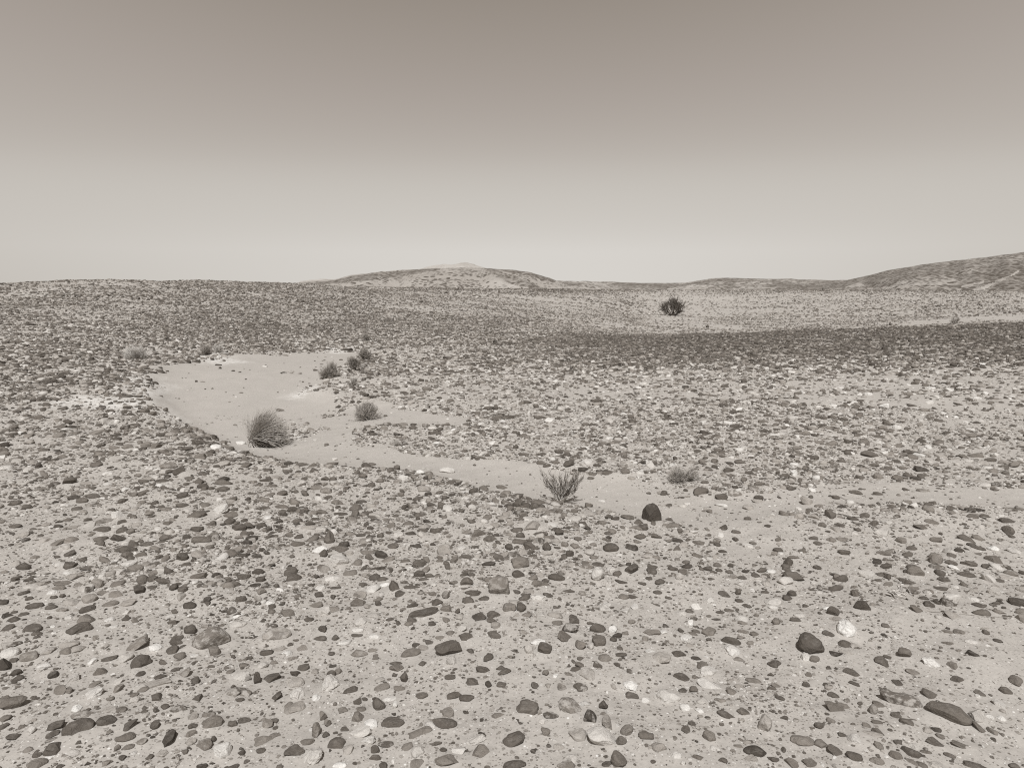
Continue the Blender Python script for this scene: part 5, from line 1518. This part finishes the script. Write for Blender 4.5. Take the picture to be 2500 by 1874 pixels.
broom("shrub", 893, 899, 30, 16, "low pale scrub growing below the farthest broom shrub", 14, n=14, m2=10, mat=M_STRAW, lo=5, hi=70)
broom("shrub", 863, 943, 34, 22, "small leafy scrub rooted among stones in front of the broom shrubs", 15, n=16, m2=12, mat=M_TWIG, leafy=2)
o, m = broom("shrub", 896, 1022, 84, 42, "round greyish small-leaved bush on the open sand of the channel", 16, n=34, m2=24, mat=M_TWIG, leafy=4, lo=4, hi=85, thick=1.1)
broom("shrub", 978, 1086, 50, 22, "flattened dry twiggy shrub with long bare sticks among stones", 17, n=14, m2=10, mat=M_TWIG, lo=2, hi=55, lean=-0.3)
broom("shrub", 1668, 1172, 92, 42, "low sprawling twiggy shrub above a cleft brown stone", 18, n=44, m2=16, mat=M_TWIG, lo=3, hi=50, thick=1.2)
broom("shrub", 333, 878, 72, 38, "bleached white twiggy shrub on the stony slope", 19, n=30, m2=18, mat=M_BLEACH, lo=10, hi=80)
broom("shrub", 503, 867, 42, 28, "brownish shrub beside a bleached one above a white crust", 20, stem="dark", n=20, m2=16, mat=M_DARKTWIG, leafy=1, mat2=M_LEAF)
broom("shrub", 533, 862, 44, 24, "bleached small shrub touching a brownish one", 21, n=18, m2=12, mat=M_BLEACH)
broom("shrub", 893, 831, 34, 18, "brownish shrub on the stony rise behind the channel's far end", 22, stem="dark", n=16, m2=12, mat=M_DARKTWIG, leafy=1, mat2=M_LEAF)
broom("shrub", 1208, 837, 20, 12, "tiny dark shrub alone at the start of the dark stone mound", 23, stem="dark", n=10, m2=8, mat=M_DARKTWIG, leafy=2, mat2=M_LEAF)
broom("shrub", 2333, 790, 34, 16, "small grey shrub on the distant pale sand strip", 24, n=14, m2=8, mat=M_TWIG, leafy=2)
broom("shrub", 2172, 794, 14, 10, "tiny dark shrub at the end of the distant sand strip", 25, stem="dark", n=8, m2=6, mat=M_DARKTWIG, leafy=2, mat2=M_LEAF)
broom("shrub", 1727, 800, 14, 10, "tiny dark shrub in front of the distant tree", 26, stem="dark", n=8, m2=6, mat=M_DARKTWIG, leafy=2, mat2=M_LEAF)
broom("shrub", 1133, 972, 8, 20, "thin upright sprig among stones on the channel's far side", 27, stem="dark", n=4, m2=3, mat=M_DARKTWIG, lo=70, hi=88)
broom("shrub", 2030, 1112, 34, 18, "small dry scrub among stones on the far bank of the channel", 28, n=10, m2=6, mat=M_STRAW)
broom("shrub", 1130, 890, 22, 8, "faint low scrub on the stones behind the broom shrubs", 29, n=8, m2=5, mat=M_TWIG)

# --- the v-shaped shrub at the lip of the channel
o, m = plant("shrub", 1368, 1226, "v-shaped twiggy shrub on the near lip of the sandy channel", "shrub"); rs = np.random.default_rng(31)
n = 34; a = np.radians(np.concatenate([rs.uniform(40, 62, 12), rs.uniform(62, 100, 10), rs.uniform(100, 128, 12)])); y = rs.normal(0, 0.28, n)
d = np.stack([np.cos(a), y, np.sin(a)], -1); d /= np.linalg.norm(d, axis=1, keepdims=True); L = rs.uniform(48, 86, n) * m * np.where((a > 1.08) & (a < 1.75), 0.78, 1)
A = curves(rs, rs.normal(size=(n, 3)) * np.array([3.5, 3, 0.5]) * m, d, L, 8, (0, 0, 0.05), 0.1, 0.02); Bq = branch(rs, A, 12, 15 * m, 0.34, 0.35, 0.22, 5, 0.1, 0.02); C = branch(rs, Bq, 2, 7 * m, 0.4, 0.3, 0.3, 4)
part(o, "stems", tubes(A, 1.5 * m, 0.5 * m, 5), M_WOOD); part(o, "twigs", join([tubes(Bq, 0.62 * m, 0.3 * m), tubes(C, 0.45 * m, 0.22 * m)]), M_MID)
part(o, "dead_twigs", join([tubes(branch(rs, A, 10, 13 * m, 0.5, 0.2, 0.15, 5, 0.1), 0.55 * m, 0.3 * m), leaves(rs, Bq, 3, 0.9 * m)]), M_BARK)
b = np.array([[0, 0, 2.0]] * 7) * m; d = np.stack([rs.uniform(-1, 1, 7), rs.normal(0, 0.5, 7), np.full(7, 0.05)], -1); part(o, "roots", tubes(curves(rs, b, d, np.array([30, 24, 40, 18, 26, 34, 20]) * m, 7, (0, 0, -0.04), 0.15), 1.3 * m, 0.4 * m, 5), M_WOOD)

# --- the lone acacia on the far plain
o, m = plant("acacia_tree", 1643, 771, "lone dark umbrella-shaped acacia tree on the distant pale plain", "tree"); rs = np.random.default_rng(41)
n = 15; a = np.radians(np.linspace(26, 154, n) + rs.normal(0, 5, n)); y = rs.normal(0, 0.45, n); d = np.stack([np.cos(a), y, np.sin(a)], -1); d /= np.linalg.norm(d, axis=1, keepdims=True)
L = rs.uniform(23, 30, n) * m * (0.78 + 0.42 * np.sin(a)); A = curves(rs, rs.normal(size=(n, 3)) * np.array([2.0, 1.5, 0.3]) * m, d, L, 7, (0, 0, 0.15), 0.12)
Bq = branch(rs, A, 14, 15 * m, 0.6, 0.1, 0.42, 6, 0.1, 0.02); C = branch(rs, Bq, 9, 6.5 * m, 0.55, 0.12, 0.3, 5, 0.1)
part(o, "trunk", join([tubes(A, 1.25 * m, 0.45 * m, 6), tubes(Bq, 0.45 * m, 0.2 * m, 4)]), M_BARK)
sel = rs.random(len(C)) < 0.85; part(o, "crown", join([tubes(C, 0.20 * m, 0.10 * m), leaves(rs, C[sel], 16, 0.36 * m, 0.0)]), M_TREELEAF)

# --- driftwood, sticks
def stick(name, pts, r, label, cat, mat=None, group=None):
    """a stick lying along photograph pixels (u, v, height in pixels above the ground)"""
    pts = np.array(pts, float).reshape(-1, 3); g = ground_xy(pts[:, 0], pts[:, 1], height); z = height(g[:, 0], g[:, 1]); dist = np.hypot(g[:, 0], g[:, 1])
    P = np.stack([g[:, 0], g[:, 1], z + (pts[:, 2] + r) * dist / FPX], -1); c = P[0].copy(); P = P - c; k = 5 * len(P); s = np.linspace(0, len(P) - 1, k); j = np.minimum(s.astype(int), len(P) - 2); f = (s - j)[:, None]; f = f * f * (3 - 2 * f)
    Q = P[j] * (1 - f) + P[j + 1] * f; Q = Q + fbm(Q * 30 + r, 2, 3)[:, None] * np.array([0.1, 0.2, 0.4]) * dist.mean() / FPX * r
    V, F = tubes(Q[None], r * dist.mean() / FPX, 0.45 * r * dist.mean() / FPX, 6); ob = link(name, mesh_from(name, V, F, mat or M_WOOD, smooth=True), loc=c)
    if label: tag(ob, label, cat, group)
    return ob, c
DG = "dry sticks lying on the stones"
stick("stick", (2041,1211,1, 2062,1220,2, 2090,1228,2, 2103,1232,1), 1.3, "thin pale stick among stones, the farther of two on the right side", "stick", group=DG)
stick("stick", (2045,1257,3, 2075,1262,3, 2105,1265,2, 2125,1274,1, 2138,1278,1), 1.5, "long bent pale stick passing behind the brown tombstone-like stone", "stick", group=DG)
stick("stick", (2255,1491,1, 2275,1496,1, 2300,1497,0.5), 1.2, "thin dark stick pointing at a half-buried grey slab", "stick", M_DARKTWIG, DG)
stick("stick", (2345,1500,0.5, 2400,1505,0.5, 2470,1510,0.3), 0.8, "long straight thin stick right of a half-buried grey slab", "stick", M_TWIG, DG)
stick("stick", (368,1073,0.5, 400,1073,1.0, 432,1075,0.5), 0.9, "straight pale stick on the near bank of the channel", "stick", M_STRAW, DG)
stick("stick", (1695,1205,2, 1710,1195,4, 1722,1193,3, 1728,1206,1), 0.9, "small bent twig arching over the cleft brown stone", "stick", M_TWIG, DG)
# dead root wood: one gnarled piece with several arms
root_o = bpy.data.objects.new("dead_root", None); COL.objects.link(root_o); g0 = ground_xy(np.array([2185.0]), np.array([1455.0]), height)[0]; root_o.location = (g0[0], g0[1], float(height(*g0)))
tag(root_o, "bleached gnarled dead root with many arms lying on sand", "dead root")
for pts, r in [((2170,1447,4, 2182,1452,6, 2192,1459,4, 2206,1462,3, 2212,1463,3, 2220,1468,1), 1.9), ((2170,1450,3, 2185,1449,7, 2200,1450,6, 2215,1453,4), 1.7), ((2190,1448,7, 2198,1446,6, 2210,1447,3), 1.3),
               ((2200,1448,8, 2200,1440,10, 2197,1436,10, 2193,1431,9), 1.0), ((2202,1440,8, 2212,1440,7, 2218,1447,5, 2224,1453,2, 2227,1456,1), 1.0), ((2162,1452,2, 2170,1455,3, 2176,1458,2), 2.2), ((2200,1457,4, 2210,1456,5, 2217,1460,2), 1.4), ((2192,1462,1, 2188,1468,1, 2181,1470,1), 0.9),
               ((2172,1452,5, 2180,1457,5, 2186,1461,2, 2192,1464,0.5), 1.5), ((2186,1452,7, 2196,1455,7, 2208,1457,4, 2214,1459,2), 1.5)]:
    ob, c = stick("root_arm", pts, r, None, None); ob.parent = root_o; ob.location = Vector(c) - root_o.location
stick("dead_wood", (686,913,1, 694,911,1, 700,912,1), 1.4, "small dark piece of dead wood on the open sand", "dead wood", M_BARK)
o, m = plant("dead_wood", 711, 912, "small upright splintered dead stump on the open sand", "dead wood"); A = curves(rs, np.zeros((5, 3)), cone_dirs(rs, 5, 20, 85), rs.uniform(6, 13, 5) * m, 5, (0, 0, 0), 0.15)
part(o, "splinters", tubes(A, 0.9 * m, 0.3 * m, 4), M_DARKTWIG)
o, m = plant("dead_wood", 733, 914, "low tuft of dead twigs on the open sand beside a splintered stump", "dead wood"); A = curves(rs, np.zeros((14, 3)), cone_dirs(rs, 14, 5, 60), rs.uniform(4, 9, 14) * m, 5); part(o, "splinters", tubes(A, 0.5 * m, 0.2 * m, 3), M_DARKTWIG)
for u, v, lab, k in [(2028, 1228, "tangle of dry twigs beside the pale boulder", 20), (1790, 1160, "thin dry twigs lying on sand right of the low sprawling shrub", 8), (1920, 1213, "dry twig litter at the foot of the pale boulder on sand", 10), (2045, 1522, "short dry twigs caught on the side of the white coral-like rock", 12), (1275, 1125, "two thin dry twigs at the far edge of the channel", 4)]:
    if v == 1213: continue
    o, m = plant("dry_twigs", u, v, lab, "twigs"); A = curves(rs, rs.normal(size=(k, 3)) * np.array([5, 5, 1]) * m, cone_dirs(rs, k, 5, 55), rs.uniform(7, 15, k) * m, 5, (0, 0, -0.1), 0.2)
    part(o, "twigs", tubes(A, 0.6 * m, 0.25 * m, 3), M_DARKTWIG if k in (12, 20) else M_TWIG)
